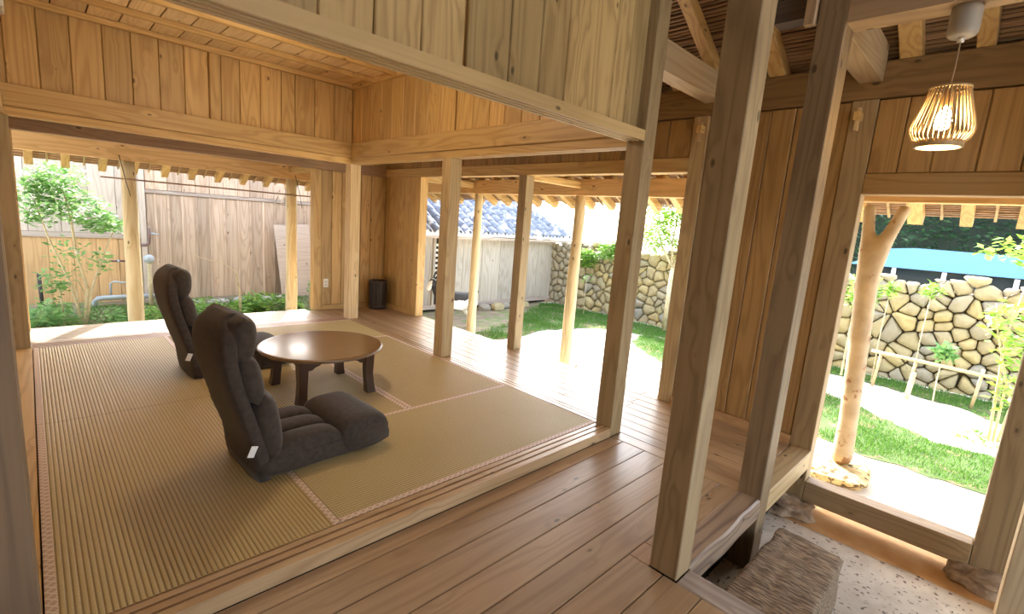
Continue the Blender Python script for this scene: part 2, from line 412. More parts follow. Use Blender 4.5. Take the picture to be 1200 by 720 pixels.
ef = box('floor', 0.0, 1.05, -1.0, 4.66, -0.13, -0.094, M_DARK); tag(ef, 'narrow cedar veranda floor along the garden side', kind='structure')
xe = [0.13, 0.245, 0.36, 0.475, 0.59, 0.705, 0.82, 0.935, 1.08]
for a, b in zip(xe[:-1], xe[1:]):
    hi = 4.54 if b < 0.97 else 3.69
    lo = -0.944 if b < 0.97 else 0.07
    c1 = R.uniform(0.1, 1.0); c2 = R.uniform(2.2, 3.3)
    for y0, y1 in ((lo, c1), (c1, c2), (c2, hi)):
        box('floorboard', a + .0015, b - .0015, y0 + .001, y1 - .001, -0.093, -0.061, floorw('y'), ef)
box('floorboard', 0.9365, 0.990, -0.93, 0.069, -0.093, -0.061, floorw('y'), ef)
box('floorboard', 0.9365, 0.990, 3.691, 4.60, -0.093, -0.061, floorw('y'), ef)
box('floorboard', 0.06, 0.9365, 4.541, 4.60, -0.093, -0.061, floorw('x'), ef)
box('floorboard', 0.0215, 0.1285, -0.944, -0.126, -0.093, -0.061, floorw('y'), ef)

bd = box('floor', -2.9, 0.0, 3.77, 4.66, -0.13, -0.094, M_DARK); tag(bd, 'cedar boards of the rear veranda', kind='structure')
bb = [3.765, 3.90, 4.02, 4.14, 4.26, 4.38, 4.50, 4.66]
for a, b in zip(bb[:-1], bb[1:]):
    cut = R.uniform(-2.0, -0.8)
    for x0, x1 in ((-2.72, cut), (cut, -0.115)):
        box('floorboard', x0 + .001, x1 - .001, a + .0015, b - .0015, -0.093, -0.061, wood('x', (0.50, 0.40, 0.32), (0.36, 0.27, 0.21), 0.35, 0.4, 0.08, 0.1, 0.4, 0.4), bd)
box('floorboard', -0.112, -0.003, 3.766, 4.54, -0.093, -0.061, floorw('y'), bd)
box('floorboard', 0.0, 0.128, 3.77, 4.54, -0.093, -0.061, floorw('y'), bd)
# posts carrying the deck, under the edge
ed = box('trim_1', -2.83, 1.10, 4.61, 4.655, -0.22, -0.096, greyw('x')); tag(ed, kind='structure')
ed = box('trim_2', 1.03, 1.075, -0.05, 3.8, -0.22, -0.096, greyw('y')); tag(ed, kind='structure')

dm = box('floor', -0.7, 1.0, -4.3, -0.2, -0.56, -0.5 + 0.008, M_DOMA); tag(dm, 'mottled earthen floor of the entrance', kind='structure')
V, F = [], []
ny = 60
for i in range(ny + 1):
    y = -4.2 + 3.3 * i / ny; e = 0.77 + 0.02 * mn.noise(Vector((y * 5, 0, 0)))
    V += [(1.1, y, -0.478), (0.9, y, -0.48), (e, y, -0.489)]
    if i: b = (i - 1) * 3; F += [(b, b + 3, b + 4, b + 1), (b + 1, b + 4, b + 5, b + 2)]
tag(mk('trim_3', me('trim', V, F, True), M_EARTH), 'orange rammed earth strip along the foot of the wall', kind='structure')

# tatami platform under the mats
tb = box('floor', -2.83, 0.10, -0.12, 3.76, -0.20, -0.055, M_DARK); tag(tb, 'raised tatami room platform', kind='structure')

# ------------------------------------------------------------------ tatami mats
def tatami(x0, x1, y0, y1, run, label, borders):
    o = empty('tatami_mat', ((x0 + x1) / 2, (y0 + y1) / 2, -0.055)); tag(o, label, 'tatami mat', 'six tatami mats in the room')
    g = 0.0015; x0 += g; x1 -= g; y0 += g; y1 -= g; p = 0.0172
    a0, a1, l0, l1 = (x0, x1, y0, y1) if run == 'y' else (y0, y1, x0, x1)
    k0 = math.ceil(a0 / p); pts = [(a0, -0.0035)]
    k = k0
    while k * p < a1:
        c = k * p
        for dx, dz in ((0, -0.0030), (0.25 * p, -0.0004), (0.5 * p, 0), (0.75 * p, -0.0004)):
            if a0 < c + dx < a1: pts.append((c + dx, dz))
        k += 1
    pts.append((a1, -0.0035))
    n = len(pts); V = []; F = []
    for (c, z) in pts:
        for l in (l0, l1): V.append((c, l, z) if run == 'y' else (l, c, z))
    for i in range(n - 1): F.append((2 * i, 2 * i + 2, 2 * i + 3, 2 * i + 1) if run == 'y' else (2 * i, 2 * i + 1, 2 * i + 3, 2 * i + 2))
    s = len(V)
    for (c, l) in ((a0, l0), (a1, l0), (a1, l1), (a0, l1)): V.append((c, l, -0.055) if run == 'y' else (l, c, -0.055))
    e = [0, 2 * n - 2, 2 * n - 1, 1]
    for i in range(4): F.append((s + i, s + (i + 1) % 4, e[(i + 1) % 4], e[i]))
    off = Vector(o.location); V = [Vector(v) - off for v in V]
    bm = bmesh.new(); vs = [bm.verts.new(v) for v in V]
    for f in F: bm.faces.new([vs[i] for i in f])
    for f in bm.faces: f.smooth = False
    bmesh.ops.recalc_face_normals(bm, faces=bm.faces)
    x = bpy.data.meshes.new('woven_surface'); bm.to_mesh(x); bm.free()
    mk('woven_surface', x, TAT[run], o, (0, 0, 0), local=True)
    bw = 0.030
    for s in borders:
        if run == 'y': r = (x0, x0 + bw, y0, y1) if s == 'lo' else (x1 - bw, x1, y0, y1)
        else: r = (x0, x1, y0, y0 + bw) if s == 'lo' else (x0, x1, y1 - bw, y1)
        box('border', *r, -0.012, 0.0015, BORDER, o, 0.001)
tatami(-2.7, -1.8, 0.0, 1.8, 'y', 'front left tatami mat, its ribs running front to back', ('lo', 'hi'))
tatami(-2.7, -1.8, 1.8, 3.6, 'y', 'rear left tatami mat beside the rear veranda', ('lo', 'hi'))
tatami(-1.8, 0.0, 0.0, 0.9, 'x', 'long tatami mat lying along the front threshold, right half of the room', ('lo', 'hi'))
tatami(-1.8, -0.9, 0.9, 2.7, 'y', 'middle tatami mat under most of the round table', ('lo', 'hi'))
tatami(-0.9, 0.0, 0.9, 2.7, 'y', 'middle tatami mat beside the right-hand sill, right of the round table', ('lo', 'hi'))
tatami(-1.8, 0.0, 2.7, 3.6, 'x', 'long tatami mat at the rear right corner behind the round table', ('lo', 'hi'))

# ------------------------------------------------------------------ sills with grooves
def grooved(y0, y1, z0, z1, grooves, top=True, gd=0.010):
    zz = z1 if top else z0; s = -gd if top else gd
    pts = [(y0, z0 if top else z1), (y0, zz)]
    for a, b in grooves: pts += [(a, zz), (a, zz + s), (b, zz + s), (b, zz)]
    pts += [(y1, zz), (y1, z0 if top else z1)]
    return pts
o = prism('threshold_sill', grooved(-0.123, -0.001, -0.061, 0.0, ((-0.088, -0.076), (-0.046, -0.034), (-0.007, -0.001 - 1e-4))), 'x', -2.70, -0.001, wood('x', (0.52, 0.36, 0.20), (0.36, 0.22, 0.11), 0.3, 0.4))
tag(o, 'front grooved wooden threshold between the tatami room and the hall floor', 'threshold')
o = prism('threshold_sill', grooved(0.001, 0.124, -0.061, 0.0, ((0.0012, 0.008), (0.045, 0.055), (0.083, 0.093))), 'y', 0.001, 1.767, wood('y', (0.52, 0.36, 0.20), (0.36, 0.22, 0.11), 0.3, 0.4))
tag(o, 'grooved side threshold between front right post and slim middle post', 'threshold')
o = prism('threshold_sill', grooved(0.001, 0.124, -0.061, 0.0, ((0.0012, 0.008), (0.045, 0.055), (0.083, 0.093))), 'y', 1.769, 3.636, wood('y', (0.52, 0.36, 0.20), (0.36, 0.22, 0.11), 0.3, 0.4))
tag(o, 'grooved side threshold between slim middle post and rear corner post', 'threshold')
o = prism('threshold_sill', grooved(3.601, 3.764, -0.061, 0.0, ((3.64, 3.65), (3.68, 3.69), (3.72, 3.73))), 'x', -2.70, -0.001, wood('x', (0.40, 0.23, 0.15), (0.30, 0.16, 0.10), 0.35, 0.4))
tag(o, 'rear grooved threshold between the tatami mats and rear veranda', 'threshold')

# ------------------------------------------------------------------ posts and beams
def post(x0, x1, y0, y1, z0, z1, label, mat=None, cat='post', name='wooden_post', bev=0.004):
    return tag(box(name, x0, x1, y0, y1, z0, z1, mat or postw('z'), None, bev), label, cat)
P1 = post(0.0, 0.125, -0.123, 0.0, -0.061, 3.25, 'tall cedar post at the front right corner of the tatami room')
P2 = post(0.0, 0.125, 1.769, 1.893, 0.0, 1.80, 'slim cedar post on the side threshold, right of the round table')
P3 = post(0.0, 0.125, 3.637, 3.762, -0.061, 1.80, 'cedar post at the rear right corner of the tatami mats', wood('z', (0.74, 0.55, 0.30), (0.56, 0.36, 0.16), 0.55, 0.6))
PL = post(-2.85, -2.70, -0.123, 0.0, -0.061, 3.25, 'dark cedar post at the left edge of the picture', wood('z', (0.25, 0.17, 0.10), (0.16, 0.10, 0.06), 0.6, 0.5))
PB = post(-2.85, -2.712, 3.637, 3.762, -0.061, 1.80, 'rear left cedar post beside the stacked sliding doors')
Q1 = post(0.975, 1.09, 1.785, 1.895, -0.061, 1.765, 'outer veranda post standing midway along the garden opening')
Q2 = post(0.973, 1.09, -0.045, 0.075, -0.061, 2.17, 'outer veranda post where the garden opening ends, partly behind the tall front post')
S1 = post(-0.915, -0.795, -1.066, -0.946, -0.061, 3.6, 'big knotty foreground post on the hall floor, right of centre', wood('z', (0.38, 0.28, 0.155), (0.22, 0.15, 0.08), 0.6, 0.9))
S2 = post(0.027, 0.165, -1.066, -0.946, -0.49, 2.84, 'dark second foreground post rising from the earthen floor', wood('z', (0.30, 0.205, 0.11), (0.18, 0.115, 0.06), 0.6, 0.9))
T = post(0.60, 0.735, -2.15, -2.02, -0.49, 2.84, 'post at the right picture edge with one pale lit side', wood('z', (0.56, 0.42, 0.24), (0.40, 0.27, 0.14), 0.6, 0.4))
DL = post(0.975, 1.09, -1.063, -0.93, -0.42, 2.17, 'cedar post framing the left side of the entrance door opening', wood('z', (0.33, 0.225, 0.11), (0.21, 0.13, 0.058), 0.55, 0.5))
DR = post(0.975, 1.09, -2.06, -1.901, -0.42, 2.17, 'cedar post framing the right side of the entrance door opening', wood('z', (0.33, 0.225, 0.11), (0.21, 0.13, 0.058), 0.55, 0.5))
JR = post(0.973, 1.09, 3.679, 3.79, -0.061, 1.765, 'cedar jamb at the rear end of the garden opening', cedar('z'), name='door_jamb')
JB = post(-0.041, 0.055, 4.548, 4.66, -0.061, 1.765, 'cedar jamb at the right end of the rear opening', cedar('z'), name='door_jamb')
JL = post(-2.83, -2.712, 4.548, 4.66, -0.061, 1.765, 'cedar jamb at the left end of the rear opening', cedar('z'), name='door_jamb')

def beam(x0, x1, y0, y1, z0, z1, label, mat, name='beam', cat='beam', bev=0.004):
    return tag(box(name, x0, x1, y0, y1, z0, z1, mat, None, bev), label, cat)
# front lintel with grooves on its underside
o = prism('lintel', grooved(-0.123, 0.0, 1.828, 1.888, ((-0.108, -0.087), (-0.074, -0.053), (-0.040, -0.019)), False, 0.045), 'x', -2.70, -0.001, wood('x', (0.60, 0.43, 0.20), (0.46, 0.31, 0.13), 0.5, 0.3, 0.05, 0.03, 0.2))
tag(o, 'long front lintel with grooved underside above the tatami room threshold', 'lintel')
# rear and side lintels: broad upper board over a set back lower rail
o = beam(-2.83, 0.125, 3.60, 3.762, 1.862, 2.02, 'broad upper rail across the rear of the tatami room', cedar('x'), 'lintel', 'lintel')
o = beam(-2.83, 0.125, 3.637, 3.762, 1.80, 1.862, 'lower grooved rail across the rear of the tatami room', cedar('x'), 'lintel', 'lintel')
o = beam(-0.015, 0.125, 0.001, 3.60, 1.862, 2.02, 'broad upper rail along the right side of the tatami room', cedar('y'), 'lintel', 'lintel')
o = prism('lintel', grooved(0.004, 0.12, 1.80, 1.862, ((0.03, 0.045), (0.07, 0.085)), False, 0.012), 'y', 0.001, 3.636, cedar('y'))
tag(o, 'lower grooved rail along the right side of the tatami room', 'lintel')

# walls above the lintels
wf = box('wall_front', -2.698, -0.002, -0.035, -0.012, 1.888, 3.6, cedar('z'), None); tag(wf, 'boarded wall over the front lintel', kind='structure')
fe = [-2.70, -2.52, -2.32, -2.13, -1.935, -1.736, -1.54, -1.335, -1.08, -0.883, -0.693, -0.301, -0.155, 0.0]
WK = wood('z', (0.50, 0.355, 0.155), (0.28, 0.18, 0.068), 0.6, 0.75, 0.2)
planks('wall_board', wf, 'x', fe[:8], ('y', (-0.062, -0.036)), ('z', (1.889, 3.6)), WK)
planks('wall_board', wf, 'x', [-1.318] + fe[8:], ('y', (-0.062, -0.036)), ('z', (1.889, 3.6)), WK)
wb = box('wall_back', -2.83, 0.125, 3.70, 3.74, 2.021, 2.70, cedar('z'), None); tag(wb, 'boarded wall over the rear rail', kind='structure')
be = [-2.83, -2.70, -2.516, -2.329, -2.131, -1.945, -1.755, -1.57, -1.381, -1.28, -1.12, -0.935, -0.739, -0.603, -0.40, -0.179, 0.03]
planks('wall_board', wb, 'x', be, ('y', (3.672, 3.699)), ('z', (2.021, 2.645)), cedar('z', knots=0.35))
box('batten', -1.375, -1.30, 3.655, 3.673, 2.021, 2.64, cedar('z'), wb)
wr = box('wall_right', 0.06, 0.09, 0.0, 3.70, 2.021, 3.0, cedar('z'), None); tag(wr, 'boarded wall over the side rail', kind='structure')
re_ = [0.0, 0.2, 0.4, 0.6, 0.78, 0.971, 1.159, 1.339, 1.543, 1.77, 1.98, 2.2, 2.41, 2.626, 2.83, 3.04, 3.25, 3.46, 3.67]
planks('wall_board', wr, 'y', re_, ('x', (0.032, 0.059)), ('z', (2.021, 2.645)), cedar('z', knots=0.35))
box('batten', 0.018, 0.033, 1.77, 1.80, 2.021, 2.60, cedar('z'), wr)

# ceiling: lapped boards and battens
ce = box('ceiling', -2.83, 0.06, -0.03, 3.70, 2.672, 2.69, M_DARK, None); tag(ce, 'board ceiling of the tatami room', kind='structure')
x = -2.83
while x < -0.01:
    x1 = min(x + 0.203, 0.03)
    b = box('ceiling_board', x, x1 - 0.010, 0.0, 3.69, 2.646, 2.660, wood('y', (0.80, 0.60, 0.32), (0.64, 0.43, 0.19), 0.5, 0.3), ce, 0.001)
    x = x1 - 1e-6 if x1 < 0.03 else 9
for k in range(8):
    y = 3.62 - 0.462 * k
    box('ceiling_batten', -2.80, 0.03, y - 0.022, y + 0.022, 2.600, 2.644, cedar('x'), ce)
box('ceiling_batten', -0.02, 0.031, 0.03, 3.67, 2.598, 2.645, cedar('y'), ce)

# ------------------------------------------------------------------ outer right wall (garden side)
XE = 0.973
er = box('wall_right', XE + 0.04, XE + 0.07, -0.93, -0.05, -0.06, 2.17, cedar('z'), None); tag(er, 'boarded outer wall between garden opening and entrance door', kind='structure')
planks('wall_board', er, 'y', [-0.93, -0.755, -0.62, -0.47, -0.305, -0.16, -0.046], ('x', (XE + 0.012, XE + 0.04)), ('z', (0.0, 2.165)), wood('z', (0.34, 0.195, 0.068), (0.21, 0.108, 0.034), 0.5, 0.25))
box('baseboard', XE - 0.01, XE + 0.03, -0.93, -0.047, -0.061, 0.0, wood('y', (0.5, 0.3, 0.14), (0.36, 0.19, 0.08), 0.5, 0.3), er)
er2 = box('wall_right', XE + 0.04, XE + 0.07, 3.79, 4.60, -0.06, 1.765, cedar('z'), None); tag(er2, 'boarded outer wall at the rear right corner', kind='structure')
planks('wall_board', er2, 'y', [3.79, 3.914, 4.063, 4.20, 4.33, 4.45, 4.56], ('x', (XE + 0.012, XE + 0.04)), ('z', (0.0, 1.765)), cedar('z', knots=0.3))
box('baseboard', XE - 0.008, XE + 0.03, 3.792, 4.546, -0.061, 0.0, cedar('y'), er2)
er3 = box('wall_right', XE + 0.04, XE + 0.07, 0.08, 4.60, 1.88, 2.17, cedar('z'), None); tag(er3, 'boards above the garden opening lintel', kind='structure')
planks('wall_board', er3, 'y', steps(0.076, 4.55, 0.21, 0.02), ('x', (XE + 0.012, XE + 0.04)), ('z', (1.878, 2.165)), wood('z', (0.34, 0.195, 0.068), (0.21, 0.108, 0.034), 0.5, 0.25))
er4 = box('wall_right', XE + 0.04, XE + 0.07, -1.901, -1.063, 1.74, 2.17, cedar('z'), None); tag(er4, 'boards above the entrance door opening', kind='structure')
planks('wall_board', er4, 'y', [-1.90, -1.72, -1.55, -1.36, -1.21, -1.064], ('x', (XE + 0.012, XE + 0.04)), ('z', (1.742, 2.165)), wood('z', (0.34, 0.195, 0.068), (0.21, 0.108, 0.034), 0.5, 0.25))
er5 = box('wall_right', XE + 0.04, XE + 0.07, -4.3, -2.06, -0.42, 2.17, cedar('z'), None); tag(er5, 'boarded outer wall beyond the entrance door', kind='structure')
planks('wall_board', er5, 'y', steps(-4.3, -2.062, 0.2, 0.02), ('x', (XE + 0.012, XE + 0.04)), ('z', (-0.40, 2.165)), wood('z', (0.34, 0.195, 0.068), (0.21, 0.108, 0.034), 0.5, 0.25))
beam(XE, XE + 0.117, 0.077, 4.60, 1.767, 1.877, 'lintel over the long garden opening of the veranda', cedar('y'), 'lintel', 'lintel')
beam(XE, XE + 0.117, -1.90, -1.064, 1.618, 1.74, 'lintel over the entrance door opening', wood('y', (0.34, 0.195, 0.068), (0.21, 0.108, 0.034), 0.5, 0.3), 'lintel', 'lintel')
beam(XE - 0.01, XE + 0.13, -4.3, 4.69, 2.171, 2.375, 'long wall plate carrying the rafters above the entrance and veranda', wood('y', (0.27, 0.155, 0.058), (0.16, 0.085, 0.030), 0.5, 0.5))
beam(XE, XE + 0.12, -1.90, -1.064, -0.42, -0.282, 'wooden sill at the foot of the entrance door opening', wood('y', (0.37, 0.25, 0.125), (0.24, 0.15, 0.07), 0.55, 0.3), 'door_sill', 'sill')

# outer rear wall
eb = box('wall_back', 0.055, 1.04, 4.60, 4.63, -0.06, 1.765, cedar('z'), None); tag(eb, 'boarded outer wall at the rear corner of the veranda', kind='structure')
planks('wall_board', eb, 'x', [0.055, 0.20, 0.335, 0.47, 0.61, 0.76, 0.98], ('y', (4.558, 4.60)), ('z', (0.0, 1.765)), cedar('z', knots=0.3))
box('baseboard', 0.056, 0.96, 4.54, 4.575, -0.061, 0.0, cedar('x'), eb)
beam(-2.83, 1.09, 4.548, 4.66, 1.767, 1.90, 'lintel over the rear garden opening', wood('x', (0.42, 0.25, 0.12), (0.30, 0.16, 0.07), 0.5, 0.3), 'lintel', 'lintel')
eb2 = box('wall_back', -2.83, 1.09, 4.60, 4.63, 1.90, 2.17, cedar('z'), None); tag(eb2, 'boards above the rear opening', kind='structure')
planks('wall_board', eb2, 'x', steps(-2.83, 1.0, 0.2, 0.02), ('y', (4.558, 4.60)), ('z', (1.901, 2.17)), cedar('z'))
beam(-2.83, 1.09, 4.547, 4.69, 2.171, 2.375, 'wall plate on top of the rear outer wall', cedar('x'))

# power outlet
o = empty('power_outlet', (0.124, 4.556, 0.297)); tag(o, 'small white power outlet on the rear veranda wall', 'outlet')
box('cover_plate', 0.092, 0.156, 4.549, 4.558, 0.24, 0.355, M_WHITE, o, 0.003)
for z in (0.272, 0.315):
    box('socket', 0.11, 0.138, 4.546, 4.55, z - 0.012, z + 0.012, plain('ivory', (0.6, 0.56, 0.48)), o, 0.002)

# pegs with wedges on the wall plate posts
for (y, lab) in ((-0.005, 'small wooden tenon peg on the outer post behind the big foreground post'), (-0.98, 'small wooden tenon peg high on the post left of the entrance door')):
    o = empty('tenon_peg', (XE, y, 2.0)); tag(o, lab, 'peg')
    box('tenon', XE - 0.07, XE - 0.001, y - 0.02, y + 0.02, 2.045, 2.095, cedar('x'), o)
    box('wedge', XE - 0.05, XE - 0.03, y - 0.012, y + 0.012, 1.985, 2.12, wood('z', (0.6, 0.42, 0.22), (0.4, 0.25, 0.12)), o)

# hall framing beams
W_HB = wood('x', (0.46, 0.33, 0.18), (0.33, 0.22, 0.11), 0.6, 0.3)
prism('beam', [(-0.123, 2.255), (-0.003, 2.255), (-0.003, 2.43), (-0.123, 2.43)], 'x', 0.126, 0.96, W_HB)
tag(bpy.data.objects['beam.003'] if False else COL.objects[-1], 'short cross beam from the tall corner post to the wall plate', 'beam')
beam(0.167, 0.96, -1.066, -0.946, 2.262, 2.46, 'short cross beam from the dark second post to the wall plate', W_HB)
o = prism('beam', [(-4.2, 2.284), (-1.067, 2.284), (-1.067, 2.45), (-4.2, 2.45)], 'x', 0.027, 0.165, wood('y', (0.40, 0.27, 0.15), (0.26, 0.16, 0.08), 0.6, 0.3))
tag(o, 'beam running toward the viewer from the second post, carrying the pendant lamp', 'beam')
o = empty('tenon_nose', (0.096, -0.87, 2.36)); tag(o, 'dark beam end poking through the second post with a wooden key', 'beam end')
prism('tenon', [(0.045, 2.35), (0.147, 2.35), (0.147, 2.45), (0.045, 2.45)], 'y', -0.944, -0.745, wood('y', (0.10, 0.07, 0.05), (0.06, 0.04, 0.03), 0.7, 0.2), o)
box('key', 0.0, 0.044, -0.985 + .045, -0.94 + .045 + .0, 2.30, 2.52, wood('z', (0.5, 0.35, 0.2), (0.35, 0.22, 0.12)), o)

# step-up timbers around the earthen floor
V = []; nseg = 24
for i in range(nseg + 1):
    x = -0.79 + (0.026 + 0.79) * i / nseg; b = 0.004 * math.sin(i * .4) + 0.004 * mn.noise(Vector((x * 6, 0, 0)))
    zt = -0.061
    V += [(x, -0.950, -0.185), (x, -0.950, zt), (x, -1.055 + b, zt), (x, -1.066 + b, zt - 0.008), (x, -1.070 + b * .6, zt - 0.05), (x, -1.064 + b * .5, -0.175), (x, -1.05, -0.185)]
F = []
for i in range(nseg):
    for j in range(7): k = (j + 1) % 7; F.append((i * 7 + j, i * 7 + k, (i + 1) * 7 + k, (i + 1) * 7 + j))
F += [tuple(range(7))[::-1], tuple(nseg * 7 + j for j in range(7))]
bm = bmesh.new(); vs = [bm.verts.new(Vector(v) - Vector(V[0])) for v in V]
for f in F: bm.faces.new([vs[i] for i in f])
bmesh.ops.recalc_face_normals(bm, faces=bm.faces); x_ = bpy.data.meshes.new('edge_timber'); bm.to_mesh(x_); bm.free()
tag(mk('edge_timber', x_, wood('x', (0.33, 0.24, 0.16), (0.15, 0.10, 0.075), 0.4, 0.9, contrast=0.8), None, V[0]), 'hand-hewn timber with swirling grain joining the two foreground posts at floor level', 'timber')
beam(-0.915, -0.80, -4.25, -1.068, -0.16, -0.0605, 'grey timber edging the hall floor toward the viewer', greyw('y'), 'edge_timber', 'timber')
beam(0.167, 0.972, -1.066, -0.946, -0.19, -0.0605, 'straight timber from the second post to the door post at floor level', postw('x'), 'edge_timber', 'timber')
# near-black boards closing the open underfloor; its shade is in their colour
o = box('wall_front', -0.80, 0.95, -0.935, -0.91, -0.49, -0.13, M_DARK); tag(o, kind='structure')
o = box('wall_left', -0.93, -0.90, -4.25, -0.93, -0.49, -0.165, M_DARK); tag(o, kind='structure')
fill = box('floorboard', -0.79, 0.018, -1.0120, -0.952, -0.092, -0.0615, floorw('x'), fl) if False else None
for (x0, x1, y0, y1) in ((-0.79, 0.018, -0.948, -0.8535),): pass

# ------------------------------------------------------------------ roof: rafters, reed lath, thatch
def zr(d): return 2.47 - 0.55 * d        # underside of the lath, d = distance outside the wall line
roof = empty('roof', (0, 0, 2.4)); tag(roof, 'low pitched roof with exposed rafters and dark reed lath', kind='structure')
def slab(name, P, th, mat, parent):
    V = [Vector(p) for p in P] + [Vector(p) + Vector((0, 0, th)) for p in P]; n = len(P)
    F = [tuple(range(n)), tuple(range(n, 2 * n))[::-1]] + [(i, (i + 1) % n, n + (i + 1) % n, n + i) for i in range(n)]
    bm = bmesh.new(); vs = [bm.verts.new(v) for v in V]
    for f in F: bm.faces.new([vs[i] for i in f])
    bmesh.ops.recalc_face_normals(bm, faces=bm.faces); x = bpy.data.meshes.new(name); bm.to_mesh(x); bm.free()
    return mk(name, x, mat, parent, (0, 0, 0))
XO, YO = 0.973, 4.546
DO = 1.62; xr = -2.0; dr = XO - xr
C = (XO + DO, YO + DO, zr(DO) + .04); Rg = (xr, YO - dr, zr(-dr) + .04)
slab('thatch', [(XO + DO, -5.2, C[2]), C, Rg, (xr, -5.2, Rg[2])], 0.10, M_THATCH, roof)
slab('thatch', [C, (-6.6, YO + DO, C[2]), (-2.9, YO - dr, Rg[2]), Rg], 0.10, M_THATCH, roof)
slab('thatch', [(xr, -5.2, Rg[2]), Rg, (-2.9, YO - dr, Rg[2]), (-6.6, YO + DO, C[2]), (-6.6, -5.2, C[2])], 0.10, M_THATCH, roof)
def raf(d0, d1, c, side, wd=0.075, th=0.085, name='rafter', mat=None):
    """d0 outer, d1 inner distance; c = position along the eave"""
    L = math.hypot(d0 - d1, 0.55 * (d0 - d1)); ang = math.atan(0.55)
    dm_ = (d0 + d1) / 2; zc = zr(dm_) - th / 2 * math.cos(ang) - 0.01
    if side == 'r':
        o = mk(name, boxmesh(L, wd, th, 0.004, mat or cedar('x')), None, roof, (XO + dm_, c, zc), (0, ang, 0))
    else:
        o = mk(name, boxmesh(wd, L, th, 0.004, mat or cedar('y')), None, roof, (c, YO + dm_, zc), (-ang, 0, 0))
    return o
rr = [-4.58, -4.27, -3.96, -3.65, -3.34, -3.03, -2.72, -2.41, -2.10, -1.79, -1.48, -1.17, -0.80, -0.47, -0.07, 0.24, 0.55, 0.86, 1.17, 1.48, 1.79, 2.10, 2.41, 2.72, 3.03, 3.34, 3.65, 3.96, 4.27]
for c in rr:
    raf(1.58, -2.85 if c < -0.2 else -0.75, c, 'r', 0.10 if c in (-0.47, -1.17) else 0.075)
for c in [-3.8, -3.5, -3.2, -2.92, -2.612, -2.307, -1.977, -1.673, -1.352, -1.057, -0.744, -0.431, -0.121, 0.19, 0.494, 0.8]:
    raf(1.58, -0.6, c, 'b')
# thin binding rods between the rafters
for a, b in zip(rr[:-1], rr[1:]): raf(1.60, 0.2, (a + b) / 2, 'r', 0.018, 0.02, 'binding_rod', postw('x'))
bx = [-2.76, -2.46, -2.14, -1.82, -1.51, -1.2, -0.9, -0.59, -0.27, 0.03, 0.34, 0.65]
for c in bx: raf(1.60, -0.5, c, 'b', 0.018, 0.02, 'binding_rod', postw('y'))
# jack rafters at the hip corner
for k in range(1, 5):
    d = 0.25 * k
    raf(1.58, d + 0.05, YO + d, 'r'); raf(1.58, d + 0.05, XO + d, 'b')
# reed lath poles
parts = []
d = 1.60; i = 0
while d > -2.9:
    r = R.uniform(0.008, 0.012); y1 = YO + d
    if d < 0: y1 = min(y1, 4.6)
    z = zr(d) + 0.012 + R.uniform(-.003, .003)
    parts.append(tube_data([(XO + d, -5.1, z), (XO + d, y1 - .02, z)], r, 5)); d -= 0.0255
V, F = join(parts); tag(mk('reed_lath', me('reed_lath', V, F), wood('y', (0.42, 0.27, 0.16), (0.20, 0.12, 0.06), 0.6, 0.0, 0.0), roof), 'dark reed lath lying across the rafters', kind='stuff')
parts = []; d = 1.60
while d > -1.0:
    r = R.uniform(0.008, 0.012); x1 = XO + d; z = zr(d) + 0.012 + R.uniform(-.003, .003)
    parts.append(tube_data([(-4.5, YO + d, z), (x1 - .02, YO + d, z)], r, 5)); d -= 0.0255
V, F = join(parts); tag(mk('reed_lath', me('reed_lath', V, F), wood('x', (0.50, 0.33, 0.17), (0.30, 0.18, 0.09), 0.7, 0.0, 0.0), roof), 'reed lath over the rear rafters', kind='stuff')

# eave beams and posts outside
M_EAVE = wood('y', (0.72, 0.48, 0.22), (0.52, 0.31, 0.11), 0.55, 0.6)
beam(1.89, 2.01, -4.6, 5.56, 1.645, 1.83, 'eave beam carried by garden side posts', M_EAVE)
beam(-4.0, 1.889, 5.44, 5.56, 1.645, 1.83, 'eave beam across the back garden side', wood('x', (0.72, 0.48, 0.22), (0.52, 0.31, 0.11), 0.55, 0.6))
beam(1.092, 1.888, 3.70, 3.79, 1.72, 1.80, 'short tie beam from rear jamb to the eave beam', cedar('x'))
beam(1.092, 1.888, 1.80, 1.88, 1.73, 1.80, 'short tie beam from middle outer post to the eave beam', cedar('x'))
beam(-0.02, 0.06, 4.662, 5.439, 1.73, 1.80, 'short tie beam over the rear opening near its right jamb', cedar('y'))
M_RPOST = wood('z', (0.72, 0.60, 0.36), (0.50, 0.36, 0.17), 0.7, 0.6, 0.08, 0.5, 0.5)
def roundpost(x, y, z0, z1, r, label, seed, lean=(0, 0), mat=None):
    path = []; rad = []
    for i in range(17):
        t = i / 16; path.append((x + lean[0] * (1 - t) + 0.012 * mn.noise(Vector((seed, t * 3, 0))), y + lean[1] * (1 - t) + 0.012 * mn.noise(Vector((seed, t * 3, 9))), z0 + (z1 - z0) * t))
        rad.append(r * (1.12 - 0.2 * t) * (1 + 0.08 * mn.noise(Vector((seed + 5, t * 6, 0)))))
    return tag(tube('round_post', path, rad, mat or M_RPOST, None, 16), label, 'post')
roundpost(1.95, 3.66, -0.48, 1.644, 0.062, 'pale peeled round eave post in front of the grey shed', 1)
roundpost(1.95, 1.84, -0.48, 1.644, 0.065, 'pale peeled round eave post in the sun before the stone wall', 2)
roundpost(-1.80, 5.50, -0.47, 1.644, 0.075, 'round eave post beside the flowering bush behind the rear veranda', 3)
roundpost(0.03, 5.50, -0.47, 1.644, 0.075, 'round eave post in front of the leaning plywood sheet', 4)
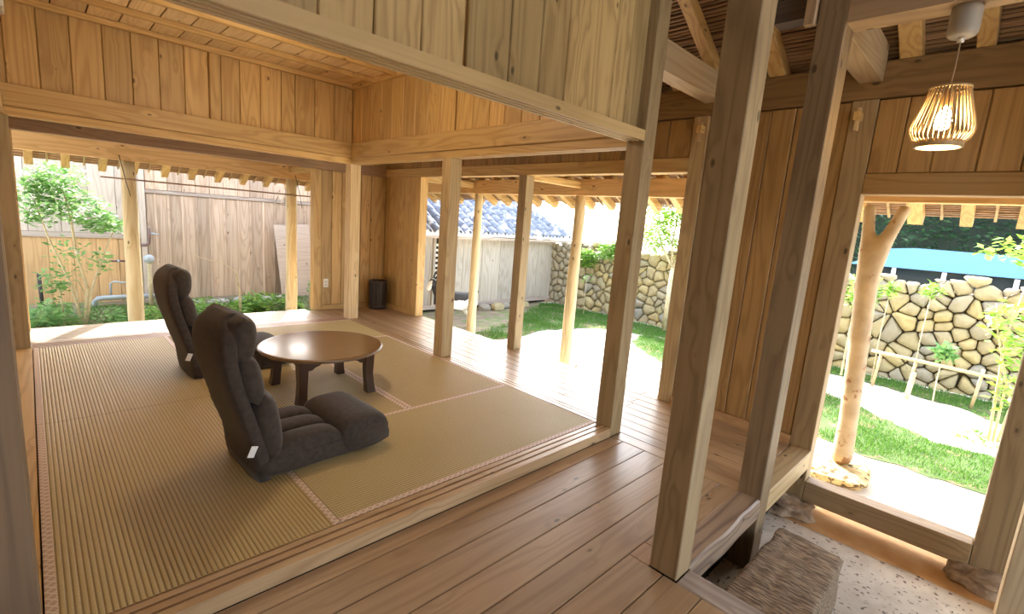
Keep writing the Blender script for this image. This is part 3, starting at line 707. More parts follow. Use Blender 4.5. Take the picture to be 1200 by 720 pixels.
# forked trunk post by the door
M_FORK = noisemat('smooth_stripped_trunk', (0.34, 0.26, 0.16), (0.50, 0.40, 0.26), 7, 0.65, 5, 0.6, 0.02, (0.26, 0.13, 0.05), 11, 0.62)
fk = bpy.data.meshes.new('forked_post'); bm = bmesh.new()
pts = [(1.90, -1.10, -0.44, .10), (1.93, -1.09, -0.1, .085), (1.955, -1.06, 0.4, .088), (1.95, -1.03, 0.9, .094), (1.95, -1.02, 1.12, .102), (1.95, -1.02, 1.24, .11)]
vs = [bm.verts.new(p[:3]) for p in pts]
for a, b in zip(vs[:-1], vs[1:]): bm.edges.new((a, b))
l1 = bm.verts.new((1.95, -0.965, 1.44)); l2 = bm.verts.new((1.95, -0.945, 1.635)); r1 = bm.verts.new((1.95, -1.11, 1.44)); r2 = bm.verts.new((1.95, -1.17, 1.63))
bm.edges.new((vs[-1], l1)); bm.edges.new((l1, l2)); bm.edges.new((vs[-1], r1)); bm.edges.new((r1, r2)); bm.to_mesh(fk); bm.free()
fo = mk('forked_post', fk, M_FORK); tag(fo, 'natural forked tree trunk used as a post outside the entrance door', 'post')
sm = fo.modifiers.new('skin', 'SKIN'); sm.use_smooth_shade = True
rs = [p[3] for p in pts] + [0.052, 0.05, 0.058, 0.05]
for v, r in zip(fk.skin_vertices[0].data, rs): v.radius = (r * .84, r * .84)
fk.skin_vertices[0].data[0].use_root = True
sb = fo.modifiers.new('sub', 'SUBSURF'); sb.levels = 2; sb.render_levels = 2
tag(rock('base_stone', 0.27, 0.21, 0.05, (1.86, -1.10, -0.475), noisemat('mossy_rock', (0.52, 0.38, 0.16), (0.68, 0.52, 0.26), 16, 0.95, 6, 1, 0.03, (0.16, 0.10, 0.04), 20, 0.55), None, 3, 4), 'rough yellow-brown rock under the forked trunk post', 'stone')

# ------------------------------------------------------------------ stones and block in the entrance
tag(rock('foundation_stone', 0.16, 0.17, 0.055, (0.93, -0.97, -0.465), M_ROCK, None, 5, 4, .45, 2.6), 'rough foundation stone under the left door post', 'stone')
tag(rock('foundation_stone', 0.11, 0.15, 0.06, (0.96, -1.97, -0.462), M_ROCK, None, 8, 4, .45, 2.6), 'rough foundation stone under the right door post', 'stone')
bm = bmesh.new(); bmesh.ops.create_cube(bm, size=1)
bmesh.ops.subdivide_edges(bm, edges=bm.edges[:], cuts=15, use_grid_fill=True)
for v in bm.verts:
    c = v.co
    q = Vector((c.x * .86, c.y * .315, c.z * .272))
    # round the edges a little and rough up
    for i, h in ((0, .43), (1, .1575), (2, .136)):
        pass
    e = sum(1 for t in c if abs(abs(t) - .5) < 1e-4)
    if e >= 2: q *= 0.975 if e == 2 else 0.93
    q += v.co.normalized() * (0.010 * mn.noise(Vector((q.x * 8, q.y * 30, q.z * 10))) + 0.02 * mn.noise(q * 4))
    v.co = q
x_ = bpy.data.meshes.new('step_block'); bm.to_mesh(x_); bm.free(); x_.shade_smooth()
mt, n_, b_ = new_mat('weathered_log')
geo = N(n_, 'ShaderNodeNewGeometry'); mp = N(n_, 'ShaderNodeMapping'); mp.inputs['Scale'].default_value = (130, 14, 110); mp.inputs['Rotation'].default_value = (0, 0, math.radians(-4))
n_.links.new(geo.outputs['Position'], mp.inputs['Vector'])
nz = N(n_, 'ShaderNodeTexNoise'); nz.inputs['Scale'].default_value = 1; nz.inputs['Detail'].default_value = 5; n_.links.new(mp.outputs[0], nz.inputs['Vector'])
nz2 = N(n_, 'ShaderNodeTexNoise'); nz2.inputs['Scale'].default_value = 5; n_.links.new(geo.outputs['Position'], nz2.inputs['Vector'])
mr = N(n_, 'ShaderNodeMapRange'); mr.inputs['From Min'].default_value = .4; mr.inputs['From Max'].default_value = .62; n_.links.new(nz.outputs['Fac'], mr.inputs['Value'])
c = mixc(n_, mr.outputs[0], (0.12, 0.08, 0.05), (0.48, 0.35, 0.225)); c = mixc(n_, math_(n_, 'MULTIPLY', nz2.outputs['Fac'], .4), c, (0.28, 0.19, 0.12))
n_.links.new(c, b_.inputs['Base Color']); b_.inputs['Roughness'].default_value = 0.9; bump(n_, b_, nz.outputs['Fac'], 1.0, 0.012)
tag(mk('step_block', x_, mt, None, (-0.28, -1.302, -0.356)), 'thick weathered timber step block on the earthen floor', 'step')

# ------------------------------------------------------------------ left wall and stacked sliding doors
wl = box('wall_left', -2.95, -2.87, -4.3, 4.66, -0.2, 2.7, M_PLASTER); tag(wl, kind='structure')
planks('wall_board', wl, 'y', steps(0.01, 4.5, 0.2), ('x', (-2.87, -2.852)), ('z', (-0.06, 2.65)), cedar('z'))
o = box('trim_4', -2.853, -2.704, 0.003, 3.636, -0.061, -0.002, cedar('y')); tag(o, 'floor rail of the left side', kind='structure')
o = box('trim_5', -2.853, -2.73, 0.003, 3.59, 1.80, 1.90, cedar('y')); tag(o, kind='structure')
for k, (x0, y0, y1, lab) in enumerate(((-2.739, 0.01, 0.93, 'front sliding door panel stacked along the left wall'), (-2.775, 0.05, 1.85, 'long middle sliding door panel along the left wall'), (-2.812, 0.9, 2.8, 'rear sliding door panel along the left wall'))):
    o = empty('sliding_door', (x0, (y0 + y1) / 2, 0)); tag(o, lab, 'sliding door', 'sliding doors stacked at left')
    sz = wood('z', (0.36, 0.25, 0.13), (0.24, 0.15, 0.07), 0.5, 0.2)
    for a, b in ((y0, y0 + .035), (y1 - .035, y1)): box('stile', x0 - .015, x0 + .015, a, b, 0.0, 1.80, sz, o)
    for a, b in ((0.0, .07), (0.85, .89), (1.76, 1.80)): box('rail', x0 - .013, x0 + .013, y0 + .036, y1 - .036, a, b, cedar('y'), o)
    box('panel', x0 - .006, x0 + .004, y0 + .036, y1 - .036, .072, 1.758, sz, o)
tag(box('beam_end', -2.70, -2.657, -0.20, -0.124, 1.66, 1.98, wood('z', (0.80, 0.68, 0.48), (0.66, 0.52, 0.34), 0.7, 0.2)), 'pale hewn timber end at the upper left edge of the picture', 'beam end')
# hall behind the viewer: walls, with a wide opening added to let daylight in
o = box('wall_front', -2.95, 1.1, -4.42, -4.32, 1.95, 3.0, M_PLASTER); tag(o, kind='structure')
o = box('wall_front', -2.95, -2.3, -4.42, -4.32, -0.5, 1.95, M_PLASTER); tag(o, kind='structure')
o = box('wall_front', 0.3, 1.1, -4.42, -4.32, -0.5, 1.95, M_PLASTER); tag(o, kind='structure')
# ceiling lamp of the tatami room (just above the view)
o = empty('ceiling_lamp', (-1.35, 1.55, 2.6)); tag(o, 'round ceiling lamp in the middle of the tatami room, hidden above the front lintel', 'lamp')
lathe('housing', [(0.001, 0.0), (0.16, 0.0), (0.16, -0.02), (0.14, -0.03), (0.001, -0.03)], M_WHITE, o, (0, 0, 0), local=True)
lathe('diffuser', [(0.001, -0.031), (0.138, -0.031), (0.13, -0.06), (0.08, -0.075), (0.001, -0.08)], emit('warm_diffuser', (1, 0.78, 0.5), 6), o, (0, 0, 0), local=True)
ll = bpy.data.lights.new('ceiling_light', 'POINT'); ll.energy = CEIL_W; ll.color = (1, 0.84, 0.62); ll.shadow_soft_size = 0.08
lo = bpy.data.objects.new('ceiling_light', ll); COL.objects.link(lo); lo.parent = o; lo.location = (0, 0, -0.20)

# ------------------------------------------------------------------ legless recliner chairs
def chair(loc, rz, label):
    o = empty('floor_chair', loc, rz); tag(o, label, 'floor chair', 'brown legless chairs on the tatami')
    hw = 0.228
    # shell at the back: x from the traced back line
    bl = [(0.0, -.02), (.06, -.03), (.12, -.035), (.18, -.045), (.24, -.065), (.30, -.085), (.36, -.10), (.42, -.118), (.50, -.140), (.58, -.155), (.66, -.160), (.70, -.155), (.735, -.145), (.765, -.130), (.785, -.112), (.797, -.095)]
    st = []
    for i, (z, x) in enumerate(bl):
        wdt = hw + (0.012 if .26 < z < .34 else 0) - (0.0 if z < .6 else 0.0) 
        if z > .66: wdt = hw * max(.25, 1 - ((z - .66) / .14) ** 2) ** .5
        if i == 0: wdt *= .96
        th = 0.038 if z < .73 else 0.038 * max(.3, 1 - ((z - .73) / .07) ** 2) ** .5
        st.append((z, x + th, 0, th, wdt, 5))
    shell = loft('back_shell', st, M_CHAIR, o, 'z', 36)
    def pil(name, z0, z1, x0, x1, w, tilt=0.0, ef=3.2):
        s = []; n = 12
        for i in range(n + 1):
            t = -1 + 2 * i / n; k = max(0.0, 1 - abs(t) ** 3.0) ** (1 / 2.4)
            k = max(k, 0.08); z = (z0 + z1) / 2 + t * (z1 - z0) / 2
            cx = (x0 + x1) / 2 + tilt * t
            s.append((z, cx, 0, (x1 - x0) / 2 * k, w * (0.93 + 0.07 * k), ef))
        loft(name, s, M_CHAIR, o, 'z', 36)
    pil('head_cushion', .590, .790, -.140, .022, hw - .002, 0.004, 2.6)
    pil('back_cushion', .385, .615, -.100, .040, hw + .000, -0.022, 2.8)
    pil('back_cushion', .09, .425, -.035, .120, hw + .004, -0.022, 2.8)
    # seat
    s = []
    for i in range(15):
        t = i / 14; x = -.01 + .69 * t; k = max(.25, (1 - abs(2 * t - 1) ** 8) ** .5)
        s.append((x, 0, .062, hw + .004 + .006 * k, .061 * (0.55 + .45 * k), 5))
    loft('seat_base', s, M_CHAIR, o, 'x', 36)
    for y in (-.152, 0, .152):
        s = []
        for i in range(13):
            t = -1 + 2 * i / 12; k = max(.1, 1 - abs(t) ** 3.5) ** .5
            s.append((.235 + .175 * t, y, .105, .0765 * (.9 + .1 * k), .075 * k, 2.8))
        loft('seat_cushion', s, M_CHAIR, o, 'x', 24)
    s = []
    for i in range(17):
        t = -1 + 2 * i / 16; k = max(.12, 1 - abs(t) ** 6) ** .5
        s.append((.238 * t, .535, .100, .150 * (.85 + .15 * k), .100 * (.82 + .18 * k) * (1 if abs(t) < .99 else .9), 3.0))
    loft('front_cushion', s, M_CHAIR, o, 'y', 32)
    t_ = mk('care_label', boxmesh(.034, .003, .055, .001, plain('white_cloth_tag', (.8, .78, .74), .7)), None, shell, (-.045, -.236, .175), (0.15, 0.35, 0.25), local=True)
    return o
chair((-1.965, 0.715, 0.004), math.radians(3), 'brown legless floor chair in front of the round table, nearer the viewer')
chair((-1.872, 2.40, 0.004), math.radians(2), 'brown legless floor chair behind the other one, at the far side of the round table')

# ------------------------------------------------------------------ round low table
tx, ty = -1.208, 1.568
o = empty('round_table', (tx, ty, 0.002)); tag(o, 'low round dark-lacquered wooden table on the tatami mats', 'table')
lathe('table_top', [(0.001, .300), (.385, .300), (.405, .304), (.418, .313), (.420, .320), (.416, .327), (.405, .331), (.398, .330), (.001, .330)], M_TABLE, o, (tx, ty, 0.0), 96)
lq = .235
for sx in (-1, 1):
    for sy in (-1, 1):
        cx, cy = tx + sx * lq, ty + sy * lq
        V, F = [], []
        for (z, h, off) in ((.0, .031, .012), (.06, .028, .006), (.14, .027, 0), (.22, .03, 0), (.299, .032, 0)):
            for a, b in ((-1, -1), (1, -1), (1, 1), (-1, 1)): V.append((a * h + sx * off, b * h + sy * off, z))
        for i in range(4):
            for j in range(4): k = (j + 1) % 4; F.append((i * 4 + j, i * 4 + k, i * 4 + 4 + k, i * 4 + 4 + j))
        F += [(3, 2, 1, 0), (16, 17, 18, 19)]
        mk('leg', me('leg', V, F), M_TLEG, o, (cx, cy, 0.002))
pts_a = [(-.205, .299), (-.205, .225), (-.17, .228), (-.15, .245), (-.125, .252), (-.10, .268), (.10, .268), (.125, .252), (.15, .245), (.17, .228), (.205, .225), (.205, .299)]
for s in (-1, 1):
    prism('apron', [(tx + a, b) for a, b in pts_a], 'y', ty + s * lq - .011, ty + s * lq + .011, M_TLEG, o)
    prism('apron', [(ty + a, b) for a, b in pts_a], 'x', tx + s * lq - .011, tx + s * lq + .011, M_TLEG, o)

# ------------------------------------------------------------------ waste bin in the corner
o = empty('waste_bin', (0.80, 4.38, -0.061)); tag(o, 'dark round slatted wooden bin in the rear veranda corner', 'bin')
M_BIN = wood('z', (0.05, 0.032, 0.022), (0.028, 0.018, 0.013), 0.5, 0.1)
lathe('liner', [(.002, .004), (.105, .004), (.112, .39), (.100, .39), (.095, .02), (.002, .02)], M_BIN, o, (0, 0, 0), 28, True)
sx = boxmesh(.008, .022, .39, .001, M_BIN)
for k in range(22):
    a = 2 * pi * k / 22
    mk('slat', sx, None, o, (.116 * math.cos(a), .116 * math.sin(a), .2), (0, 0, a), local=True)
for z in (.03, .38): lathe('hoop', [(.119, z), (.126, z), (.126, z + .02), (.119, z + .02), (.119, z)], plain('dark_band', (.07, .05, .04), .4), o, (0, 0, 0), 28, True, True, False)

# ------------------------------------------------------------------ pendant lamp
px, py = 0.10, -1.468
o = empty('pendant_lamp', (px, py, 2.284)); tag(o, 'lit bamboo basket pendant lamp hanging from the beam over the entrance', 'pendant lamp')
M_BAM = wood('z', (0.62, 0.45, 0.24), (0.42, 0.27, 0.12), 0.5, 0.0, 0.05)
lathe('ceiling_cup', [(.002, -.001), (.046, -.001), (.051, -.02), (.051, -.095), (.047, -.110), (.036, -.118), (.002, -.118)], plain('greige_cup', (.36, .32, .26), .5), o, (0, 0, 0), 32, True)
lathe('cord_grip', [(.004, -.118), (.012, -.119), (.012, -.135), (.004, -.137)], M_WHITE, o, (0, 0, 0), 12, True)
tube('cord', [(0, 0, -.135), (0, 0, -.300)], .0028, plain('cord_brown', (.35, .25, .15), .6), o, 8, local=True)
prof = [(.067, -.314), (.075, -.353), (.088, -.401), (.101, -.445), (.107, -.471), (.1045, -.493), (.094, -.514), (.079, -.530)]
V_, F_ = tube_data([(r, 0, z) for r, z in prof], .0032, 5); rib = me('bamboo_rib', V_, F_, True); rib.materials.append(M_BAM)
for k in range(36): mk('bamboo_rib', rib, None, o, (0, 0, 0), (0, 0, 2 * pi * k / 36), local=True)
def ring(name, r, z, t, h, par, mat): return lathe(name, [(r - t, z - h), (r + t, z - h), (r + t, z + h), (r - t, z + h), (r - t, z - h)], mat, par, (0, 0, 0), 48, True, True, False)
ring('top_ring', .067, -.313, .004, .004, o, M_BAM); ring('bottom_ring', .078, -.535, .005, .013, o, M_BAM)
for a in (0, pi / 2):
    c_ = math.cos(a); s_ = math.sin(a)
    tube('spoke', [(-.066 * c_, -.066 * s_, -.313), (.066 * c_, .066 * s_, -.313)], .003, M_BAM, o, 6, local=True)
sk = lathe('socket', [(.003, -.300), (.022, -.302), (.024, -.37), (.020, -.385), (.003, -.386)], plain('dull_brass', (.4, .28, .14), .4, .6), o, (0, 0, 0), 20, True)
lathe('bulb', [(.010, -.386), (.014, -.395), (.024, -.415), (.030, -.44), (.027, -.462), (.014, -.476), (.001, -.480)], emit('warm_bulb', (1, .80, .42), 26), sk, (0, 0, 0), 20, True)
pl = bpy.data.lights.new('bulb_light', 'POINT'); pl.energy = BULB_W; pl.color = (1, 0.76, 0.46); pl.shadow_soft_size = 0.032
po = bpy.data.objects.new('bulb_light', pl); COL.objects.link(po); po.parent = o; po.location = (0, 0, -0.505)

# ------------------------------------------------------------------ back garden: neighbour's board fence
FY = 7.6
fe_ = box('board_fence', -4.6, 1.95, FY + .03, FY + .07, -0.45, 1.78, greyw('z')); tag(fe_, 'tall weathered board fence behind the rear garden, orange boards at lower left', 'fence')
M_ORB = wood('z', (0.64, 0.41, 0.20), (0.46, 0.27, 0.12), 0.7, 0.2, 0.12, 0.4)
M_GRB = wood('z', (0.60, 0.51, 0.42), (0.44, 0.36, 0.29), 0.8, 0.2, 0.14, 0.4)
M_BRB = wood('z', (0.60, 0.46, 0.34), (0.40, 0.28, 0.19), 0.8, 0.25, 0.2, 0.4)
e = steps(-4.6, -1.45, 0.26, .02)
planks('fence_board', fe_, 'x', e, ('y', (FY, FY + .028)), ('z', (-0.42, 0.60)), M_ORB)
planks('fence_board', fe_, 'x', steps(-4.6, -1.38, 0.33, .03), ('y', (FY - .006, FY + .022)), ('z', (0.68, 1.78)), M_GRB)
box('fence_rail', -4.6, -1.42, FY - .02, FY + .025, 0.60, 0.68, greyw('x'), fe_)
e = [-1.36, -1.241, -1.074, -0.889, -0.698, -0.501, -0.296, -0.085, 0.106, 0.318, 0.508, 0.70, 0.9, 1.1, 1.3, 1.5, 1.7, 1.9]
planks('fence_board', fe_, 'x', e, ('y', (FY, FY + .028)), ('z', (-0.46, 1.30)), M_BRB)
planks('fence_board', fe_, 'x', e, ('y', (FY, FY + .028)), ('z', (1.36, 1.78)), M_BRB)
box('fence_rail', -1.37, 1.9, FY - .022, FY + .02, 1.305, 1.355, greyw('x'), fe_)
for xx in e[1:-1]: box('fence_batten', xx - .016, xx + .016, FY - .018, FY - .001, -0.45, 1.30, M_BRB, fe_)
box('fence_batten', -1.44, -1.37, FY - .03, FY, -0.45, 1.78, M_GRB, fe_)
# leaning plywood
o = mk('plywood_sheet', boxmesh(.62, .015, 1.38, .002, wood('x', (0.58, 0.47, 0.38), (0.44, 0.34, 0.27), 0.8, 0.5)), None, None, (0.80, 7.38, 0.25), (-0.16, -0.055, 0)); tag(o, 'large weathered plywood sheet leaning on the board fence', 'plywood')
# pipes and taps
o = empty('garden_tap', (-1.36, 7.42, 0.5)); tag(o, 'dark curved standpipe fixed to the fence right of the round post', 'tap')
tube('pipe', [(-1.36, 7.45, .78), (-1.36, 7.44, .64), (-1.37, 7.44, .55), (-1.41, 7.44, .52), (-1.50, 7.44, .515)], .022, plain('rusty_iron', (.20, .12, .10), .6), o)
tube('spout', [(-1.36, 7.45, .70), (-1.24, 7.43, .69)], .011, M_PVC, o)
tube('bracket', [(-1.30, 7.59, .70), (-1.30, 7.44, .70)], .011, M_PVC, o)
o = tag(tube('drain_pipe', [(-2.06, 7.30, -.44), (-2.06, 7.30, -.28), (-2.03, 7.30, -.25), (-1.95, 7.32, -.245), (-1.2, 7.36, -.245)], .035, M_PVC, None), 'grey drain pipe along the foot of the fence', 'pipe')
o = tag(tube('bent_pipe', [(-1.86, 7.42, -.30), (-1.86, 7.42, -.05), (-1.82, 7.42, -.02), (-1.72, 7.42, -.045), (-1.67, 7.42, -.03), (-1.66, 7.42, -.3)], .014, M_PVC, None), 'thin grey looped pipe in front of the orange boards', 'pipe')
o = empty('wall_valve', (-1.74, 7.56, .27)); tag(o, 'small dark valve handle on the orange boards', 'valve')
tube('handle', [(-1.84, 7.52, .27), (-1.66, 7.52, .27)], .014, plain('rust', (.16, .09, .07), .6), o)
tube('stem', [(-1.74, 7.60, .27), (-1.74, 7.50, .27)], .016, M_PVC, o)
o = empty('water_meter_post', (-1.42, 7.15, -.40)); tag(o, 'grey pipe stand with round head beside the round eave post', 'pipe stand')
tube('standpipe', [(-1.42, 7.15, -.40), (-1.42, 7.15, .30)], .03, M_BARK, o); rock('head', .07, .06, .07, (-1.42, 7.15, .34), M_PVC, o, 2, 2, .1, 2)
tag(tube('short_stake', [(-2.60, 7.35, -.42), (-2.61, 7.35, .12)], .022, M_WIRE, None), 'dark short stake behind the flowering bush', 'stake')
# clothes pole under the eave with hangers
o = empty('clothes_pole', (-.9, 5.36, 1.43)); tag(o, 'thin bamboo clothes pole hanging under the rear eave', 'pole')
tube('rod', [(-2.06, 5.36, 1.44), (.24, 5.36, 1.425)], .009, wood('x', (0.40, 0.24, 0.14), (0.25, 0.14, 0.08), .5, 0), o)
for xx in (-1.84, .10): tube('hanging_cord', [(xx - .04, 5.43, 1.70), (xx, 5.36, 1.42), (xx + .04, 5.40, 1.25)], .004, M_WIRE, o)
def hanger(x, z, lab, rz):
    o = empty('clothes_hanger', (x, 5.36, z), rz); tag(o, lab, 'hanger', 'hangers on the clothes pole')
    tube('hook', [(-.01, 0, .0), (-.012, 0, .018), (0, 0, .026), (.014, 0, .016), (.01, 0, -.01), (0, 0, -.04)], .003, M_WHITE, o, 6, local=True)
    tube('shoulders', [(0, 0, -.04), (-.10, 0, -.10), (-.19, 0, -.15), (-.18, 0, -.165), (.18, 0, -.165), (.19, 0, -.15), (.10, 0, -.10), (0, 0, -.04)], .004, M_WHITE, o, 6, local=True)
hanger(-.20, 1.425, 'left white hanger on the clothes pole under the rear eave', 1.0); hanger(-.12, 1.425, 'right white hanger on the clothes pole under the rear eave', 1.3)
# row of edging stones in the rear bed
for k, (x, y, s) in enumerate(((-.55, 7.05, .16), (-.18, 7.15, .13), (.15, 7.1, .15), (.5, 7.15, .14), (-.9, 7.1, .13))):
    tag(rock('edging_stone', s, .08, .06, (x, y, -.36), noisemat('grey_stone', (.3, .28, .26), (.5, .48, .45), 12, .9), None, k + 20, 3), ['low grey edging stone in the rear bed', 'low grey edging stone beside the pale sapling', 'low grey edging stone among leafy weeds in the rear bed', 'low grey edging stone left of the leaning plywood', 'low grey edging stone seen past the far chair'][k], 'stone', 'edging stones in the rear bed')

# ------------------------------------------------------------------ plants
def leaves_mesh(name, cen, size, rnd, up=0.3, aspect=0.45):
    """cen (n,3): one folded diamond leaf per centre"""
    n = len(cen); g = np.random.default_rng(rnd)
    th = g.uniform(0, 2 * pi, n); ph = g.uniform(-.7, .9, n) * (1 - up) + up * .3
    d = np.stack([np.cos(th) * np.cos(ph), np.sin(th) * np.cos(ph), np.sin(ph)], 1)
    s = np.cross(d, np.stack([g.normal(0, .5, n), g.normal(0, .5, n), np.ones(n)], 1)); s /= np.linalg.norm(s, axis=1)[:, None]
    nn = np.cross(s, d); L = (size * g.uniform(.6, 1.25, n))[:, None]
    a = cen; b = cen + d * L; m = cen + d * L * .5 - nn * L * .06
    l = cen + d * L * .45 + s * L * aspect * .5 + nn * L * .04; r = cen + d * L * .45 - s * L * aspect * .5 + nn * L * .04
    V = np.stack([a, l, b, r], 1).reshape(-1, 3); i = np.arange(n)[:, None] * 4
    F = np.concatenate([i + np.array([[0, 1, 2]]), i + np.array([[0, 2, 3]])], 1).reshape(-1, 3)
    return fast_mesh(name, V, F)
def plant(name, loc, label, cat, stems, blobs, nleaf, lsize, mat, seed, bark=None, flowers=0, group=None):
    """stems: list of (path, r0, r1); blobs: (x,y,z,rx,ry,rz,weight) in local coords"""
    o = empty(name, loc); tag(o, label, cat, group)
    for path, r0, r1 in stems:
        n = len(path); tube('stem', path, [r0 + (r1 - r0) * i / (n - 1) for i in range(n)], bark or M_BARK, o, 7, local=True)
    g = np.random.default_rng(seed); P = []
    W = sum(b[6] for b in blobs)
    for b in blobs:
        k = int(nleaf * b[6] / W); v = g.normal(0, 1, (k, 3)); v /= np.linalg.norm(v, axis=1)[:, None]; v *= (g.uniform(0.15, 1, k) ** .5)[:, None]
        P.append(v * np.array(b[3:6]) + np.array(b[:3]))
    P = np.concatenate(P)
    f = mk('foliage', leaves_mesh('foliage', P, lsize, seed), mat, o, (0, 0, 0), local=True); f['kind'] = 'stuff'
    for k in range(flowers):
        p = P[g.integers(len(P))] + g.normal(0, .04, 3); p[2] = abs(p[2]) if p[2] > 0 else p[2]
        V = []; F = []
        for q in range(5):
            a = 2 * pi * q / 5; V += [(0, 0, 0), (.022 * math.cos(a - .5), .022 * math.sin(a - .5), .012), (.034 * math.cos(a), .034 * math.sin(a), .016), (.022 * math.cos(a + .5), .022 * math.sin(a + .5), .012)]; F.append((4 * q, 4 * q + 1, 4 * q + 2, 4 * q + 3))
        mk('flower', me('flower', V, F), M_FLOWER, o, tuple(map(float, p)), (R.uniform(.5, 1.3), R.uniform(-.4, .4), R.uniform(0, 6)), local=True)
    return o
# flowering bush at the left (base seen at -2.25, 6.35)
plant('flowering_bush', (-2.24, 6.35, -0.46), 'tall bush with white flowers and many pale stems, left in the rear garden', 'bush',
      [([(0, 0, 0), (.06, 0, .5), (-.02, 0, .95), (-.05, 0, 1.45), (-.1, 0, 1.75)], .022, .008), ([(0, 0, 0), (-.10, 0, .6), (-.25, 0, 1.1), (-.36, .0, 1.6)], .018, .007), ([(.02, 0, 0), (.10, 0, .5), (.26, 0, 1.0), (.38, 0, 1.3)], .018, .006), ([(-.18, .02, 0), (-.2, 0, .5), (-.22, 0, .6)], .014, .006), ([(.05, 0, .4), (-.08, 0, .75)], .01, .005), ([(-.04, 0, .0), (-.05, 0, .55)], .014, .008)],
      [(-.12, 0, 1.85, .28, .25, .2, 3), (.06, 0, 1.5, .30, .25, .24, 4), (-.32, 0, 1.5, .22, .2, .25, 3), (.28, 0, 1.32, .25, .2, .13, 2.4), (-.3, 0, 1.75, .25, .2, .2, 2), (-.08, 0, .95, .2, .2, .3, .6), (.2, 0, .85, .12, .15, .15, .5), (-.24, 0, .6, .18, .2, .18, 1.2), (-.3, 0, .22, .2, .3, .2, 1.4)],
      2300, .085, M_LEAFM, 3, flowers=22)
def weeds(name, loc, label, rx, ry, h, n, size, mat, seed, cat='weeds'):
    g = np.random.default_rng(seed); P = np.stack([g.uniform(-rx, rx, n), g.uniform(-ry, ry, n), g.uniform(0, 1, n) ** 1.3 * h], 1)
    P[:, 2] *= np.clip(1.1 - (P[:, 0] / rx) ** 2, .3, 1)
    o = mk(name, leaves_mesh(name, P, size, seed, .6, .35), mat, None, loc); o['kind'] = 'stuff'; tag(o, label, cat); return o
weeds('leafy_weeds', (-2.35, 6.5, -.42), 'leafy weeds around the foot of the flowering bush', .55, .35, .22, 600, .10, M_LEAFM, 11)
weeds('leafy_weeds', (.05, 6.6, -.40), 'bright leafy weeds left of the round post near the plywood', .45, .3, .22, 900, .10, M_LEAF, 12)
weeds('leafy_weeds', (-.85, 6.55, -.40), 'low weeds seen between the far chair and the pale sapling', .55, .3, .18, 700, .09, M_LEAF, 13)
weeds('leafy_weeds', (-1.35, 6.5, -.40), 'low green ground cover right of the first round rear post', .3, .4, .08, 500, .07, M_LEAF, 14)
tag(tube('bare_sapling', [(-.42, 6.35, -.45), (-.43, 6.35, -.1), (-.47, 6.35, .22), (-.62, 6.35, .35), (-.95, 6.35, .45), (-1.1, 6.35, .58)], [.022, .018, .012, .007, .005, .003], M_BARK, None), 'bare pale bent sapling in the rear bed before the fence', 'sapling')
plant('young_shrub', (-1.38, 6.6, -.45), 'pale curving shrub stems between round post and far chair', 'shrub', [([(0, 0, 0), (-.02, 0, .15), (.1, 0, .35), (.02, 0, .42)], .018, .008), ([(.18, 0, 0), (.12, 0, .25), (.05, 0, .45)], .014, .008)], [(.05, 0, .45, .1, .1, .12, 1)], 50, .06, M_LEAF, 5)
plant('young_shrub', (.95, 6.7, -.45), 'thin dark stemmed shrub before the plywood sheet', 'shrub', [([(-.18, 0, 0), (-.16, 0, .3), (-.14, 0, .5)], .02, .008)], [(-.15, 0, .35, .06, .06, .15, 1)], 60, .06, M_LEAFM, 6)

# trees over the stone wall, seen through the garden opening
plant('small_tree', (5.55, 2.45, -.46), 'small leafy tree with spreading pale branches in front of the stone wall', 'tree',
      [([(0, 0, 0), (-.03, -.02, .6), (0, -.02, 1.15)], .045, .032), ([(0, -.02, 1.15), (.02, .25, 1.5), (0, .42, 1.95)], .025, .01), ([(0, -.02, 1.15), (0, -.2, 1.6), (0, -.35, 2.0)], .025, .01), ([(0, -.02, 1.15), (.02, -.45, 1.35), (0, -.8, 1.6)], .022, .01), ([(0, 0, 1.15), (0, .05, 1.6), (0, 0, 2.2)], .022, .01)],
      [(0, .15, 2.2, .45, .5, .35, 4), (0, -.45, 2.0, .4, .5, .35, 3), (0, .4, 1.7, .3, .35, .35, 2.5), (.1, -.2, 1.6, .3, .35, .2, 1)], 4200, .085, M_LEAFB, 31)
plant('overhanging_shrub', (5.72, 4.0, .72), 'round green shrub growing over the stone wall top', 'shrub', [([(.06, 0, .1), (0, 0, .12), (0, .1, .2)], .02, .01)],
      [(-.02, -.05, .12, .13, .28, .2, 2), (-.02, .5, -.08, .13, .35, .2, 3), (0, -.35, .22, .13, .25, .18, 2)], 2000, .08, M_LEAF, 32)
plant('roadside_shrub', (7.0, 2.9, .6), 'bluish green shrub behind the stone wall beside the small tree', 'shrub', [([(0, 0, -.6), (0, 0, 0)], .03, .015)],
      [(0, .3, .1, .3, .35, .3, 2), (0, -.9, .3, .4, .6, .4, 3)], 1500, .08, M_LEAFM, 33)
def sapl(x, y, h, lab, n, seed, mat=M_LEAF, s=.07):
    plant('sapling', (x, y, -.47), lab, 'sapling', [([(0, 0, 0), (.01, .01, h * .5), (0, 0, h)], .008, .004)], [(0, 0, h, .10, .12, .12, 1)], n, s, mat, seed)
sapl(5.45, 3.35, .65, 'thin staked sapling against the stone wall, left of the tall corner post', 30, 40)
sapl(5.35, 4.15, .75, 'slender sapling beside the grey shed before the stone wall', 26, 41)
sapl(4.9, -1.42, .62, 'young sapling with a dark green leafy head inside the bamboo rail', 200, 42, M_LEAFM, .08)
sapl(5.3, -.75, 1.25, 'tall thin sapling just right of the forked trunk post', 120, 43, M_LEAFB)
sapl(5.45, -1.15, 1.30, 'thin sapling with bright tip growing above the wall top', 120, 44, M_LEAFB)
